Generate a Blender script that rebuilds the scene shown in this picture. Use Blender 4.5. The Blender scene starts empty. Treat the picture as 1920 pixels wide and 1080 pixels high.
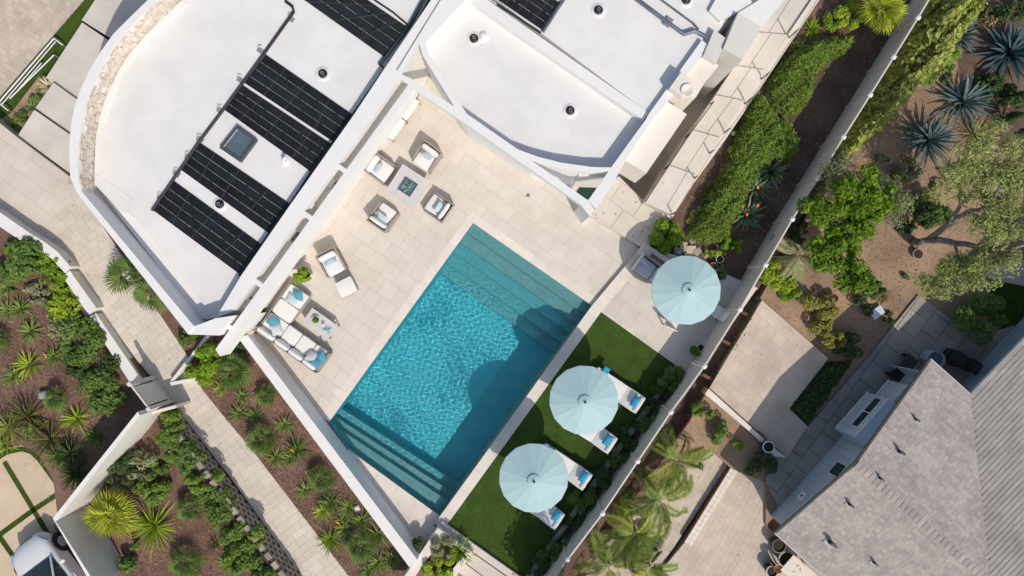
import bpy, math, random
import numpy as np
from mathutils import Vector, Matrix
from mathutils.geometry import tessellate_polygon
random.seed(7); RNG = np.random.default_rng(7)
SC = bpy.context.scene; COL = SC.collection
R = math.radians

# ---------------------------------------------------------------- camera, sky, sun
HC = 25.6                     # camera height above the pool terrace (z = 0), metres
FP = 1280.0                   # focal length in photo pixels (24 mm on 36 mm, 1920 px wide)
cam = bpy.data.cameras.new('camera'); cam.sensor_width = 36; cam.lens = 24
cam.clip_start = 0.1; cam.clip_end = 600
co = bpy.data.objects.new('camera', cam); COL.objects.link(co); co.location = (0, 0, HC); SC.camera = co
SUN_DIR = Vector((-0.46, 0.89, -1.12)).normalized()      # where the light travels
W = bpy.data.worlds.new('World'); SC.world = W; W.use_nodes = True
sky = W.node_tree.nodes.new('ShaderNodeTexSky'); sky.sky_type = 'NISHITA'; sky.sun_disc = False
sky.sun_elevation = R(48); sky.sun_rotation = math.atan2(0.46, -0.89); sky.altitude = 100; sky.dust_density = 1.8; sky.ozone_density = .8
bg = W.node_tree.nodes['Background']; bg.inputs[1].default_value = 0.124
W.node_tree.links.new(sky.outputs[0], bg.inputs[0])
sl = bpy.data.lights.new('sun', 'SUN'); sl.energy = 2.95; sl.angle = R(0.53); sl.color = (1.0, 0.93, 0.81)
sl.cycles.is_caustics_light = True
so = bpy.data.objects.new('sun', sl); COL.objects.link(so); so.rotation_euler = SUN_DIR.to_track_quat('-Z', 'Y').to_euler()
vs = SC.view_settings; vs.view_transform = 'Standard'; vs.look = 'None'; vs.exposure = -0.03; vs.gamma = 1.0; vs.use_curve_mapping = False
cy = SC.cycles; cy.use_denoising = True; cy.max_bounces = 8; cy.transparent_max_bounces = 12; cy.sample_clamp_indirect = 6

# ---------------------------------------------------------------- helpers
def P(px, py, z=0.0):
    """the point at height z that lies under photo pixel (px, py) of a straight-down view"""
    k = (HC - z) / FP
    return Vector(((px - 960) * k, (540 - py) * k, z))
def PX(pts, z): return [P(x, y, z) for x, y in pts]
def ray(v): return Vector((v[0], v[1]))

def node(nt, t, **kw):
    n = nt.nodes.new(t)
    for k, v in kw.items():
        if k.startswith('i_'): n.inputs[k[2:].replace('_', ' ')].default_value = v
        else: setattr(n, k, v)
    return n
def M(name, col, rough=0.75, var=0.12, nscale=2.0, bump=0.0, bscale=40.0, rnd=0.0, spec=0.3, col2=None, trans=0.0, metal=0.0, fine=0.0, fscale=60.0, hue=0.0, stain=None, stain_amt=0.0, sscale=0.6, coat=0.0):
    m = bpy.data.materials.new(name); m.use_nodes = True; nt = m.node_tree; L = nt.links.new
    b = nt.nodes['Principled BSDF']; out = nt.nodes['Material Output']
    b.inputs['Roughness'].default_value = rough; b.inputs['Specular IOR Level'].default_value = spec
    b.inputs['Metallic'].default_value = metal; b.inputs['Coat Weight'].default_value = coat
    geo = node(nt, 'ShaderNodeNewGeometry'); oi = node(nt, 'ShaderNodeObjectInfo')
    add = node(nt, 'ShaderNodeMath', operation='ADD'); L(geo.outputs['Random Per Island'], add.inputs[0]); L(oi.outputs['Random'], add.inputs[1])
    fr = node(nt, 'ShaderNodeMath', operation='FRACT'); L(add.outputs[0], fr.inputs[0])
    c = node(nt, 'ShaderNodeRGB'); c.outputs[0].default_value = (*col, 1); cur = c.outputs[0]
    def mix(fac, a, bb, mode='MIX'):
        x = node(nt, 'ShaderNodeMix', data_type='RGBA', blend_type=mode)
        if isinstance(fac, (int, float)): x.inputs[0].default_value = fac
        else: L(fac, x.inputs[0])
        L(a, x.inputs[6])
        if isinstance(bb, tuple): x.inputs[7].default_value = (*bb, 1)
        else: L(bb, x.inputs[7])
        return x.outputs[2]
    if col2 is not None: cur = mix(fr.outputs[0], cur, col2)
    fac = None
    def mulv(o, lo, hi):
        nonlocal fac
        mr = node(nt, 'ShaderNodeMapRange'); L(o, mr.inputs[0]); mr.inputs[3].default_value = lo; mr.inputs[4].default_value = hi
        if fac is None: fac = mr.outputs[0]
        else:
            q = node(nt, 'ShaderNodeMath', operation='MULTIPLY'); L(fac, q.inputs[0]); L(mr.outputs[0], q.inputs[1]); fac = q.outputs[0]
    if rnd: 
        h = node(nt, 'ShaderNodeMath', operation='MULTIPLY'); L(fr.outputs[0], h.inputs[0]); h.inputs[1].default_value = 7.31
        h2 = node(nt, 'ShaderNodeMath', operation='FRACT'); L(h.outputs[0], h2.inputs[0]); mulv(h2.outputs[0], 1 - rnd, 1 + rnd)
    if var:
        n = node(nt, 'ShaderNodeTexNoise'); n.inputs['Scale'].default_value = nscale; n.inputs['Detail'].default_value = 5
        L(geo.outputs['Position'], n.inputs['Vector']); 
        mr = node(nt, 'ShaderNodeMapRange'); L(n.outputs['Fac'], mr.inputs[0]); mr.inputs[1].default_value = .3; mr.inputs[2].default_value = .7; mulv(mr.outputs[0], 1 - var, 1 + var)
    if fine:
        n = node(nt, 'ShaderNodeTexNoise'); n.inputs['Scale'].default_value = fscale; n.inputs['Detail'].default_value = 3
        L(geo.outputs['Position'], n.inputs['Vector'])
        mr = node(nt, 'ShaderNodeMapRange'); L(n.outputs['Fac'], mr.inputs[0]); mr.inputs[1].default_value = .3; mr.inputs[2].default_value = .7; mulv(mr.outputs[0], 1 - fine, 1 + fine)
    if fac is not None:
        cmb = node(nt, 'ShaderNodeCombineColor'); [L(fac, cmb.inputs[i]) for i in range(3)]
        cur = mix(1.0, cur, cmb.outputs[0], 'MULTIPLY')
    if stain is not None:
        n = node(nt, 'ShaderNodeTexNoise'); n.inputs['Scale'].default_value = sscale; n.inputs['Detail'].default_value = 7; n.inputs['Roughness'].default_value = .65
        L(geo.outputs['Position'], n.inputs['Vector'])
        mr = node(nt, 'ShaderNodeMapRange'); L(n.outputs['Fac'], mr.inputs[0]); mr.inputs[1].default_value = .48; mr.inputs[2].default_value = .72; mr.inputs[4].default_value = stain_amt
        cur = mix(mr.outputs[0], cur, stain)
    L(cur, b.inputs['Base Color'])
    if bump:
        n = node(nt, 'ShaderNodeTexNoise'); n.inputs['Scale'].default_value = bscale; n.inputs['Detail'].default_value = 4
        L(geo.outputs['Position'], n.inputs['Vector'])
        bp = node(nt, 'ShaderNodeBump'); bp.inputs['Strength'].default_value = bump; bp.inputs['Distance'].default_value = 0.02
        L(n.outputs['Fac'], bp.inputs['Height']); L(bp.outputs[0], b.inputs['Normal'])
    if trans:
        t = node(nt, 'ShaderNodeBsdfTranslucent'); L(cur, t.inputs[0]); ms = node(nt, 'ShaderNodeMixShader'); ms.inputs[0].default_value = trans
        L(b.outputs[0], ms.inputs[1]); L(t.outputs[0], ms.inputs[2]); L(ms.outputs[0], out.inputs[0])
    return m

def wpos(o):
    v = Vector((0, 0, 0))
    while o is not None: v = v + o.location; o = o.parent
    return v
def tag(o, label=None, cat=None, group=None, kind=None):
    if label: o['label'] = label
    if cat: o['category'] = cat
    if group: o['group'] = group
    if kind: o['kind'] = kind
    return o
def thing(name, label, cat, loc=(0, 0, 0), rz=0.0, group=None):
    o = bpy.data.objects.new(name, None); o.empty_display_size = .2; COL.objects.link(o); o.location = loc; o.rotation_euler = (0, 0, rz)
    return tag(o, label, cat, group)
def link(name, me, parent=None, mat=None, kind=None):
    o = bpy.data.objects.new(name, me); COL.objects.link(o)
    if mat is not None and not me.materials: me.materials.append(mat)
    if parent is not None: o.parent = parent
    if kind: o['kind'] = kind
    return o
def dup(root, loc=None, rz=None, label=None, group=None):
    c = root.copy(); COL.objects.link(c)
    if loc is not None: c.location = loc
    if rz is not None: c.rotation_euler = (0, 0, rz)
    if label: c['label'] = label
    if group: c['group'] = group
    for ch in list(root.children):
        d = ch.copy(); COL.objects.link(d); d.parent = c
        for g in list(ch.children):
            e = g.copy(); COL.objects.link(e); e.parent = d
    return c

class G:
    """collects shapes, links them as ONE mesh object"""
    def __init__(s): s.v = []; s.f = []; s.smooth = False
    def add(s, vs, fs):
        n = len(s.v); s.v += [tuple(v) for v in vs]; s.f += [tuple(i + n for i in f) for f in fs]; return s
    def prism(s, poly, z0, z1, holes=(), bottom=False):
        """upright block over an outline (points x, y); z1 may be a function of the point"""
        loops = [[Vector((p[0], p[1], 0)) for p in poly]] + [[Vector((p[0], p[1], 0)) for p in h] for h in holes]
        flat = [p for l in loops for p in l]; zt = z1 if callable(z1) else (lambda p: z1)
        top = [(p.x, p.y, zt(p)) for p in flat]; bot = [(p.x, p.y, z0) for p in flat]; n = len(flat)
        fs = []
        if holes or len(poly) > 4:
            for t in tessellate_polygon(loops):
                a, b, c = [flat[i] for i in t]
                if (b - a).cross(c - a).z < 0: t = (t[0], t[2], t[1])
                fs.append(tuple(t))
                if bottom: fs.append((t[0] + n, t[2] + n, t[1] + n))
        else:
            ar = sum(flat[i].x * flat[(i + 1) % n].y - flat[(i + 1) % n].x * flat[i].y for i in range(n))
            t = tuple(range(n)) if ar > 0 else tuple(reversed(range(n)))
            fs.append(t)
            if bottom: fs.append(tuple(i + n for i in reversed(t)))
        k = 0
        for li, l in enumerate(loops):
            m = len(l); ar = sum(l[i].x * l[(i + 1) % m].y - l[(i + 1) % m].x * l[i].y for i in range(m))
            flip = (ar > 0) == (li == 0)
            for i in range(m):
                a, b = k + i, k + (i + 1) % m
                fs.append((a, a + n, b + n, b) if flip else (a, b, b + n, a + n))
            k += m
        return s.add(top + bot, fs)
    def box(s, c, size, yaw=0.0, pitch=0.0):
        """c = centre of the base"""
        a, b, h = size[0] / 2, size[1] / 2, size[2]
        m = Matrix.Rotation(yaw, 3, 'Z') @ Matrix.Rotation(pitch, 3, 'Y'); c = Vector(c)
        vs = [c + m @ Vector((x, y, z)) for z in (0, h) for x, y in ((-a, -b), (a, -b), (a, b), (-a, b))]
        return s.add(vs, [(3, 2, 1, 0), (4, 5, 6, 7), (0, 1, 5, 4), (1, 2, 6, 5), (2, 3, 7, 6), (3, 0, 4, 7)])
    def rbox(s, c, size, yaw=0.0, r=0.03, n=3, puff=0.0, rot=None, pinch=0.0):
        """rounded box, c = centre; puff swells the top and bottom, pinch draws the corners out like a pillow"""
        hx, hy, hz = size[0] / 2, size[1] / 2, size[2] / 2; r = min(r, hx, hy, hz)
        idx = {}; vs = []; fs = []
        t = [math.tan(-math.pi / 4 + math.pi / 2 * i / n) for i in range(n + 1)]
        def vert(p):
            key = tuple(round(q, 4) for q in p)
            if key in idx: return idx[key]
            q = Vector((p[0] * hx, p[1] * hy, p[2] * hz)); inn = Vector((max(-(hx - r), min(hx - r, q.x)), max(-(hy - r), min(hy - r, q.y)), max(-(hz - r), min(hz - r, q.z))))
            d = q - inn; d = d.normalized() * r if d.length > 1e-7 else d
            o = inn + d; fx, fy = p[0], p[1]; w = (1 - fx * fx) * (1 - fy * fy)
            o.z *= 1 + puff * w / max(hz, 1e-4)
            if pinch:
                e = max(abs(fx), abs(fy)); o.z *= 1 - pinch * e ** 3; k = 1 - .12 * (1 - min(abs(fx), abs(fy)) ** 2) * (e ** 2); o.x *= k if abs(fx) > abs(fy) else 1; o.y *= k if abs(fy) > abs(fx) else 1
            idx[key] = len(vs); vs.append(o); return idx[key]
        for ax in range(3):
            for sg in (-1, 1):
                for i in range(n):
                    for j in range(n):
                        q = []
                        for di, dj in ((0, 0), (1, 0), (1, 1), (0, 1)):
                            p = [0, 0, 0]; p[ax] = sg; p[(ax + 1) % 3] = t[i + di]; p[(ax + 2) % 3] = t[j + dj]; q.append(vert(p))
                        fs.append(tuple(q) if sg > 0 else tuple(reversed(q)))
        m = (rot if rot is not None else Matrix.Identity(3)); m = Matrix.Rotation(yaw, 3, 'Z') @ m; c = Vector(c)
        s.smooth = True
        return s.add([c + m @ v for v in vs], fs)
    def tube(s, pts, r, n=6, r2=None, caps=True):
        pts = [Vector(p) for p in pts]; rings = []; N = len(pts); base = len(s.v); vs = []; fs = []
        for i, p in enumerate(pts):
            d = (pts[min(i + 1, N - 1)] - pts[max(i - 1, 0)]).normalized()
            a = d.cross(Vector((0, 0, 1))); a = a.normalized() if a.length > 1e-3 else Vector((1, 0, 0)); b = d.cross(a)
            rr = r if r2 is None else r + (r2 - r) * i / (N - 1)
            for k in range(n):
                t = 2 * math.pi * k / n; vs.append(p + (a * math.cos(t) + b * math.sin(t)) * rr)
        for i in range(N - 1):
            for k in range(n):
                k2 = (k + 1) % n; fs.append((i * n + k, i * n + k2, (i + 1) * n + k2, (i + 1) * n + k))
        if caps: fs += [tuple(range(n)), tuple((N - 1) * n + k for k in reversed(range(n)))]
        s.smooth = s.smooth or n > 5
        return s.add(vs, fs)
    def lathe(s, prof, c=(0, 0, 0), n=16, cap=True, sq=1.0):
        vs = []; fs = []; c = Vector(c)
        for r, z in prof:
            for k in range(n):
                t = 2 * math.pi * k / n; vs.append(c + Vector((r * math.cos(t), r * sq * math.sin(t), z)))
        for i in range(len(prof) - 1):
            for k in range(n):
                k2 = (k + 1) % n; fs.append((i * n + k, i * n + k2, (i + 1) * n + k2, (i + 1) * n + k))
        if cap: fs += [tuple(reversed(range(n))), tuple((len(prof) - 1) * n + k for k in range(n))]
        return s.add(vs, fs)
    def build(s, name, mat, parent=None, world=True, kind=None, label=None, cat=None, group=None):
        me = bpy.data.meshes.new(name); off = wpos(parent) if (parent is not None and world) else Vector((0, 0, 0))
        me.from_pydata([(v[0] - off.x, v[1] - off.y, v[2] - off.z) for v in s.v], [], s.f)
        if s.smooth:
            me.shade_smooth()
            try: me.set_sharp_from_angle(angle=R(38))
            except Exception: pass
        o = link(name, me, parent, mat, kind)
        if label or cat or group: tag(o, label, cat, group)
        return o

def npmesh(name, V, Fq):
    """V (n,3), Fq (m,k) equal-sided faces"""
    me = bpy.data.meshes.new(name); n = len(V); m, k = Fq.shape
    me.vertices.add(n); me.vertices.foreach_set('co', np.ascontiguousarray(V, dtype=np.float32).ravel())
    me.loops.add(m * k); me.loops.foreach_set('vertex_index', np.ascontiguousarray(Fq, dtype=np.int32).ravel())
    me.polygons.add(m); me.polygons.foreach_set('loop_start', np.arange(m, dtype=np.int32) * k)
    try: me.polygons.foreach_set('loop_total', np.full(m, k, dtype=np.int32))
    except Exception: pass
    me.update(calc_edges=True); me.validate(); return me
def scatter(pos, nrm, size, tv, tf, az=None, asp=None):
    """copies of a small template (x across, y along, z up) laid at pos with up-vector nrm"""
    n = len(pos); nrm = nrm / np.linalg.norm(nrm, axis=1, keepdims=True)
    rv = RNG.normal(size=(n, 3)) if az is None else az
    t = rv - nrm * np.sum(rv * nrm, 1, keepdims=True); t /= np.linalg.norm(t, axis=1, keepdims=True) + 1e-9
    b = np.cross(nrm, t); tv = np.asarray(tv, float); sx = size if asp is None else size * asp
    V = pos[:, None, :] + (b[:, None, :] * tv[None, :, 0:1] * sx[:, None, None] + t[:, None, :] * tv[None, :, 1:2] * size[:, None, None] + nrm[:, None, :] * tv[None, :, 2:3] * size[:, None, None])
    F = np.asarray(tf)[None] + (np.arange(n) * len(tv))[:, None, None]
    return V.reshape(-1, 3), F.reshape(-1, len(tf[0]))
def inpoly(pts, poly):
    x, y = pts[:, 0], pts[:, 1]; c = np.zeros(len(pts), bool); n = len(poly); j = n - 1
    for i in range(n):
        xi, yi, xj, yj = poly[i][0], poly[i][1], poly[j][0], poly[j][1]
        c ^= ((yi > y) != (yj > y)) & (x < (xj - xi) * (y - yi) / (yj - yi + 1e-12) + xi); j = i
    return c
def sample_poly(poly, n):
    a = np.array([[p[0], p[1]] for p in poly]); lo, hi = a.min(0), a.max(0); out = np.zeros((0, 2))
    while len(out) < n:
        q = RNG.uniform(lo, hi, (n * 2 + 16, 2)); out = np.vstack([out, q[inpoly(q, poly)]])
    return out[:n]
def clip_rect(poly, o, ax, ay, w, h):
    """outline cut to the rectangle o + [0,w] ax + [0,h] ay; points come back in (ax, ay) coordinates"""
    pts = [((p[0] - o[0]) * ax[0] + (p[1] - o[1]) * ax[1], (p[0] - o[0]) * ay[0] + (p[1] - o[1]) * ay[1]) for p in poly]
    for i, lim, sg in ((0, 0, 1), (0, w, -1), (1, 0, 1), (1, h, -1)):
        out = []
        for k in range(len(pts)):
            a, b = pts[k - 1], pts[k]; da, db = (a[i] - lim) * sg, (b[i] - lim) * sg
            if (da >= 0) != (db >= 0):
                t = da / (da - db); out.append((a[0] + (b[0] - a[0]) * t, a[1] + (b[1] - a[1]) * t))
            if db >= 0: out.append(b)
        pts = out
        if len(pts) < 3: return []
    return pts
def parea(p): return .5 * sum(p[i - 1][0] * p[i][1] - p[i][0] * p[i - 1][1] for i in range(len(p)))
def tiles(parent, poly, ang, cells, z, mat, thick=0.03, gap=0.005, name='tile', maxn=300, near=None, jit=0.0015, holes=()):
    """lay pieces over an outline; cells(u0,u1,v0,v1) yields (u, v, w, h) in the turned frame"""
    ax = (math.cos(ang), math.sin(ang)); ay = (-ax[1], ax[0])
    us = [p[0] * ax[0] + p[1] * ax[1] for p in poly]; vv = [p[0] * ay[0] + p[1] * ay[1] for p in poly]
    recs = []; off = wpos(parent)
    hol = [np.array([[q[0], q[1]] for q in h]) for h in holes]
    for (u, v, w, h) in cells(min(us), max(us), min(vv), max(vv)):
        w -= gap; h -= gap
        o = (u * ax[0] + v * ay[0], u * ax[1] + v * ay[1])
        c = clip_rect(poly, o, ax, ay, w, h)
        if len(c) < 3 or abs(parea(c)) < .006: continue
        for hh in holes:                       # keep pieces out of the openings: cut along the opening's own edges
            cw = []; cen = (sum(q[0] for q in hh) / len(hh), sum(q[1] for q in hh) / len(hh))
            W_ = [(o[0] + q[0] * ax[0] + q[1] * ay[0], o[1] + q[0] * ax[1] + q[1] * ay[1]) for q in c]
            inside = inpoly(np.array(W_), hh)
            ctr = inpoly(np.array([[sum(q[0] for q in W_) / len(W_), sum(q[1] for q in W_) / len(W_)]]), hh)[0]
            if inside.any() or ctr:
                best = []
                for i in range(len(hh)):
                    a, b = Vector(hh[i - 1][:2]), Vector(hh[i][:2]); nx = Vector((b.y - a.y, a.x - b.x)).normalized()
                    if nx.dot(Vector(cen) - a) > 0: nx = -nx
                    out = []
                    for k in range(len(W_)):
                        p, q = Vector(W_[k - 1]), Vector(W_[k]); dp, dq = nx.dot(p - a) - gap, nx.dot(q - a) - gap
                        if (dp >= 0) != (dq >= 0): out.append(tuple(p + (q - p) * (dp / (dp - dq))))
                        if dq >= 0: out.append(tuple(q))
                    if len(out) >= 3 and abs(parea(out)) > (abs(parea(best)) if best else .004): best = out
                c = [((p[0] - o[0]) * ax[0] + (p[1] - o[1]) * ax[1], (p[0] - o[0]) * ay[0] + (p[1] - o[1]) * ay[1]) for p in best] if best else []
                if not c: break
        if not c: continue
        full = abs(abs(parea(c)) - w * h) < 1e-4
        recs.append((o, c, full, w, h))
    if near is not None: recs.sort(key=lambda r: -abs(parea(r[1])) if near == 'big' else (r[0][0] - near[0]) ** 2 + (r[0][1] - near[1]) ** 2)
    shared = {}; rest = G()
    for i, (o, c, full, w, h) in enumerate(recs):
        zz = z + random.uniform(-jit, jit)
        if i < maxn:
            key = (round(w, 3), round(h, 3)) if full else None
            if key and key in shared: me = shared[key]
            else:
                g = G(); g.prism([(q[0] * ax[0] + q[1] * ay[0], q[0] * ax[1] + q[1] * ay[1]) for q in c], -thick, 0)
                me = bpy.data.meshes.new(name); me.from_pydata(g.v, [], g.f); me.materials.append(mat)
                if key: shared[key] = me
            ob = link(name, me, parent); ob.location = (o[0] - off.x, o[1] - off.y, zz - off.z)
        else:
            rest.prism([(o[0] + q[0] * ax[0] + q[1] * ay[0], o[1] + q[0] * ax[1] + q[1] * ay[1]) for q in c], z - thick, zz)
    if rest.v: rest.build(name, mat, parent, kind='stuff')
    return len(recs)
def bond(tw, th, off=.5, wid=None, rows=None):
    """running bond; wid = list of widths to pick from, rows = list of row heights"""
    def f(u0, u1, v0, v1):
        rs = random.Random(3); v = math.floor(v0 / th) * th; r = 0
        while v < v1:
            h = rs.choice(rows) if rows else th
            u = math.floor(u0 / tw) * tw - tw * (off * (r % 2) if not wid else rs.random())
            while u < u1:
                w = rs.choice(wid) if wid else tw
                if u + w > u0 - .01: yield (u, v, w, h)
                u += w
            v += h; r += 1
    return f
ORD = 'first second third fourth fifth sixth seventh eighth ninth tenth eleventh twelfth thirteenth fourteenth fifteenth sixteenth seventeenth eighteenth nineteenth twentieth'.split()
# ---------------------------------------------------------------- materials
TILE = M('limestone_tile', (.69, .625, .55), .7, var=.06, nscale=1.3, rnd=.03, fine=.05, fscale=45, bump=.06, bscale=120, stain=(.58, .49, .38), stain_amt=.38, sscale=.45)
PAD = M('grey_limestone_tile', (.66, .59, .52), .7, var=.07, nscale=1.3, rnd=.06, fine=.05, fscale=45, bump=.06, bscale=120)
COPE = M('cream_coping_stone', (.77, .69, .61), .65, var=.06, nscale=2, rnd=.035, fine=.04, fscale=60, bump=.05, bscale=90)
GROUT = M('grout', (.50, .43, .35), .9, var=.15, nscale=3)
PAVER = M('beige_paver', (.60, .50, .41), .8, var=.09, nscale=1.2, rnd=.10, fine=.08, fscale=50, bump=.1, bscale=90)
PATHP = M('path_paver', (.69, .61, .52), .75, var=.07, nscale=1.1, rnd=.05, fine=.05, fscale=50, bump=.08, bscale=90, stain=(.50, .40, .27), stain_amt=.25, sscale=.5)
CONC = M('smooth_concrete', (.66, .60, .53), .75, var=.09, nscale=1.0, fine=.05, fscale=30, bump=.05, bscale=60, stain=(.50, .43, .35), stain_amt=.3, sscale=.7)
CONCG = M('grey_concrete', (.40, .36, .31), .8, var=.15, nscale=1.5, rnd=.09, fine=.08, fscale=30, bump=.08, bscale=60, stain=(.25, .22, .19), stain_amt=.45, sscale=.8)
DRIVE = M('sandy_driveway', (.66, .52, .38), .8, var=.10, nscale=.9, rnd=.05, fine=.05, fscale=40, bump=.06, bscale=70, stain=(.55, .40, .28), stain_amt=.35, sscale=.6)
NPAV = M('neighbour_paver', (.60, .50, .41), .8, var=.12, nscale=.9, rnd=.05, fine=.08, fscale=40, bump=.1, bscale=80, stain=(.42, .35, .28), stain_amt=.25, sscale=.5)
MULCH = M('bark_mulch', (.195, .115, .083), .95, var=.3, nscale=1.5, fine=.45, fscale=28, bump=.6, bscale=25)
CHIP = M('bark_chip', (.215, .12, .085), .95, var=.25, nscale=1.2, rnd=.45, col2=(.27, .165, .12))
DIRT = M('dry_dirt', (.36, .245, .165), .95, var=.22, nscale=.8, fine=.2, fscale=18, bump=.35, bscale=14, stain=(.17, .11, .075), stain_amt=.5, sscale=.7)
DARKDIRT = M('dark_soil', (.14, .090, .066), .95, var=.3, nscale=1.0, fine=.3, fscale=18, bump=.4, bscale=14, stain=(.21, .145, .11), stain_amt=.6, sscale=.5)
TURFB = M('turf_backing', (.055, .10, .015), .95, var=.2, nscale=2, fine=.3, fscale=60)
BLADE = M('turf_blade', (.14, .235, .03), .8, var=.28, nscale=1.6, rnd=.35, col2=(.16, .23, .035), trans=.2)
STUCCO = M('white_stucco', (.82, .80, .775), .85, var=.025, nscale=1.5, bump=.08, bscale=120, fine=.015)
STUCCOG = M('warm_grey_stucco', (.70, .665, .61), .85, var=.05, nscale=1.2, bump=.1, bscale=100, fine=.02)
ROOFW = M('white_roof_coating', (.80, .775, .75), .6, var=.035, nscale=1.3, bump=.05, bscale=18, fine=.012, fscale=12, stain=(.71, .69, .665), stain_amt=.85, sscale=.6)
CREAM = M('cream_render', (.80, .735, .65), .8, var=.03, nscale=1.0, bump=.04, bscale=60)
PLASTER = M('pool_step_plaster', (.26, .43, .43), .6, var=.1, nscale=6, fine=.15, fscale=70)
PDEPTH = M('pool_lower_step_depth_tint', (.16, .45, .49), .6, var=.1, nscale=6, fine=.15, fscale=70)  # same plaster on deeper steps, darkened and blued for light lost in the water
PFLOOR = M('pool_floor_plaster', (.115, .58, .665), .6, var=.09, nscale=2, fine=.08, fscale=50)  # deeper blue also carries the light absorbed over the full water depth
WTILE = M('waterline_tile', (.22, .42, .45), .3, var=.15, nscale=14)
STONEW = M('ledge_stone', (.68, .60, .51), .9, var=.12, nscale=5, rnd=.10, fine=.2, fscale=22, bump=.9, bscale=13)
CAPW = M('white_capstone', (.82, .785, .745), .7, var=.04, nscale=3, fine=.04, bump=.05, bscale=80)
TRENCH = M('worn_pale_concrete', (.50, .455, .39), .8, var=.15, nscale=1.5, fine=.08, bump=.08, bscale=60, stain=(.30, .27, .23), stain_amt=.6, sscale=.9)
WHITE = M('white_paint', (.80, .79, .77), .5, var=.02)
VINYL = M('vinyl_fence', (.64, .60, .545), .5, var=.04, nscale=1.5, spec=.4)
WOOD = M('weathered_wood', (.17, .095, .06), .85, var=.3, nscale=3, rnd=.25, bump=.3, bscale=30)
DARKM = M('black_metal', (.02, .022, .027), .45, var=.2, spec=.5)
GREYM = M('galvanised_metal', (.33, .335, .34), .55, var=.1, metal=.3)
GLASSD = M('dark_window_glass', (.025, .045, .04), .06, var=.1, spec=.8)
BRICKG = M('grey_block', (.36, .30, .24), .9, var=.15, nscale=3, rnd=.2, fine=.15, bump=.3, bscale=50)

def slab(name, px, z, zb, mat, kind='structure', **kw):
    g = G().prism([p[:2] for p in PX(px, z)], zb, z); return g.build(name, mat, kind=kind, **kw)
def W2(px, z): return [p.xy for p in PX(px, z)]

# ---------------------------------------------------------------- terrain
G().prism([(-150, -150), (150, -150), (150, 150), (-150, 150)], -4, -3.2).build('terrain', DIRT, kind='structure')

# ---------------------------------------------------------------- pool terrace, coping, pool
A_U = math.atan2(395, 285)              # the turned grid of pool and house
TER = [(1200, 466), (1120, 559), (884, 397), (602, 780), (790, 1035), (476, 612), (790, 172), (768, 142), (805, 92), (985, 288), (1142, 308), (1106, 405), (1173, 447)]
TER = [(1200, 466), (1120, 559), (884, 397), (602, 780), (612, 797), (476, 612), (790, 172), (768, 142), (805, 92), (985, 288), (1142, 308), (1106, 405), (1173, 447)]
ter = slab('terrace', TER, -.012, -3, GROUT)
tiles(ter, W2(TER, 0), A_U - math.pi / 2, bond(.62, .62, .5), 0, TILE, maxn=300, near='big', thick=.011)
TRI = [(641, 861), (812, 985), (826, 992), (782, 1046), (632, 848)]
tr = slab('terrace_corner', TRI, -.012, -3, GROUT); tiles(tr, W2(TRI, 0), A_U - math.pi / 2, bond(.62, .62, .5), 0, TILE, thick=.011)
pool = thing('swimming_pool', None, None, P(860, 690, 0)); pool['kind'] = 'structure'
POOL = [(887, 418), (1110, 573), (825, 968), (653, 843), (617, 791)]
for poly, ang in (([(887, 418), (1110, 573), (1120, 559), (884, 397)], A_U - math.pi / 2), ([(887, 418), (884, 397), (602, 780), (617, 791)], A_U), ([(653, 843), (825, 968), (812, 986), (640, 862)], A_U - math.pi / 2)):
    G().prism(W2(poly, -.014), -3, -.014).build('coping_base', GROUT, pool)
    tiles(pool, W2(poly, 0.004), ang, bond(.9, 3, 0), 0.004, COPE, thick=.017, gap=.006, name='coping_stone')
# basin: floor, walls, steps
pw = [Vector(p) for p in W2(POOL, 0)]
FZ = -1.78
G().prism([p for p in pw], -3, FZ).build('basin_floor', PFLOOR, pool)
g = G(); gt = G()
for i in range(5):
    a, b = pw[i], pw[(i + 1) % 5]; zt = .15 if i == 1 else -.02
    g.add([(a.x, a.y, FZ), (b.x, b.y, FZ), (b.x, b.y, -.28), (a.x, a.y, -.28)], [(0, 1, 2, 3)])
    gt.add([(a.x, a.y, -.28), (b.x, b.y, -.28), (b.x, b.y, zt), (a.x, a.y, zt)], [(0, 1, 2, 3)])
bw = g.build('basin_wall', PFLOOR, pool); gt.build('waterline_tile_band', WTILE, pool)
NOSE = M('step_edge_tile', (.12, .29, .31), .5, var=.1)
def pstep(quad, z):
    G().prism(W2(quad, 0), FZ - .5, z).build('pool_step', PLASTER if z > -.75 else PDEPTH, pool)
def lerp(a, b, t): return (a[0] + (b[0] - a[0]) * t, a[1] + (b[1] - a[1]) * t)
N0, N1, S1, S0 = (887, 418), (1110, 573), (825, 968), (617, 791)
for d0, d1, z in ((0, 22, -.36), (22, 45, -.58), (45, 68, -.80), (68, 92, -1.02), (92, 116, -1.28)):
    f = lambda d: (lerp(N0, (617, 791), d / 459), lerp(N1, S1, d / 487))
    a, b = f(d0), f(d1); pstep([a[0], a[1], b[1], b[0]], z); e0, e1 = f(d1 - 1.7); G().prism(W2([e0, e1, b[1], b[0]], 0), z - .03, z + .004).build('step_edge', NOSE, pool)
Bn = (.588, -.809)
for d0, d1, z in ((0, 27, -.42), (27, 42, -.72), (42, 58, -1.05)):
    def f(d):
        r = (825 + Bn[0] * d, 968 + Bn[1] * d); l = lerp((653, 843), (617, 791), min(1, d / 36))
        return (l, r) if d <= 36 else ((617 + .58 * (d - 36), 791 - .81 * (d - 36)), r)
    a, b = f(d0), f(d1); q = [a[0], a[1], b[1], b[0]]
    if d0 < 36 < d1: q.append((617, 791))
    pstep(q, z)
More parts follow.
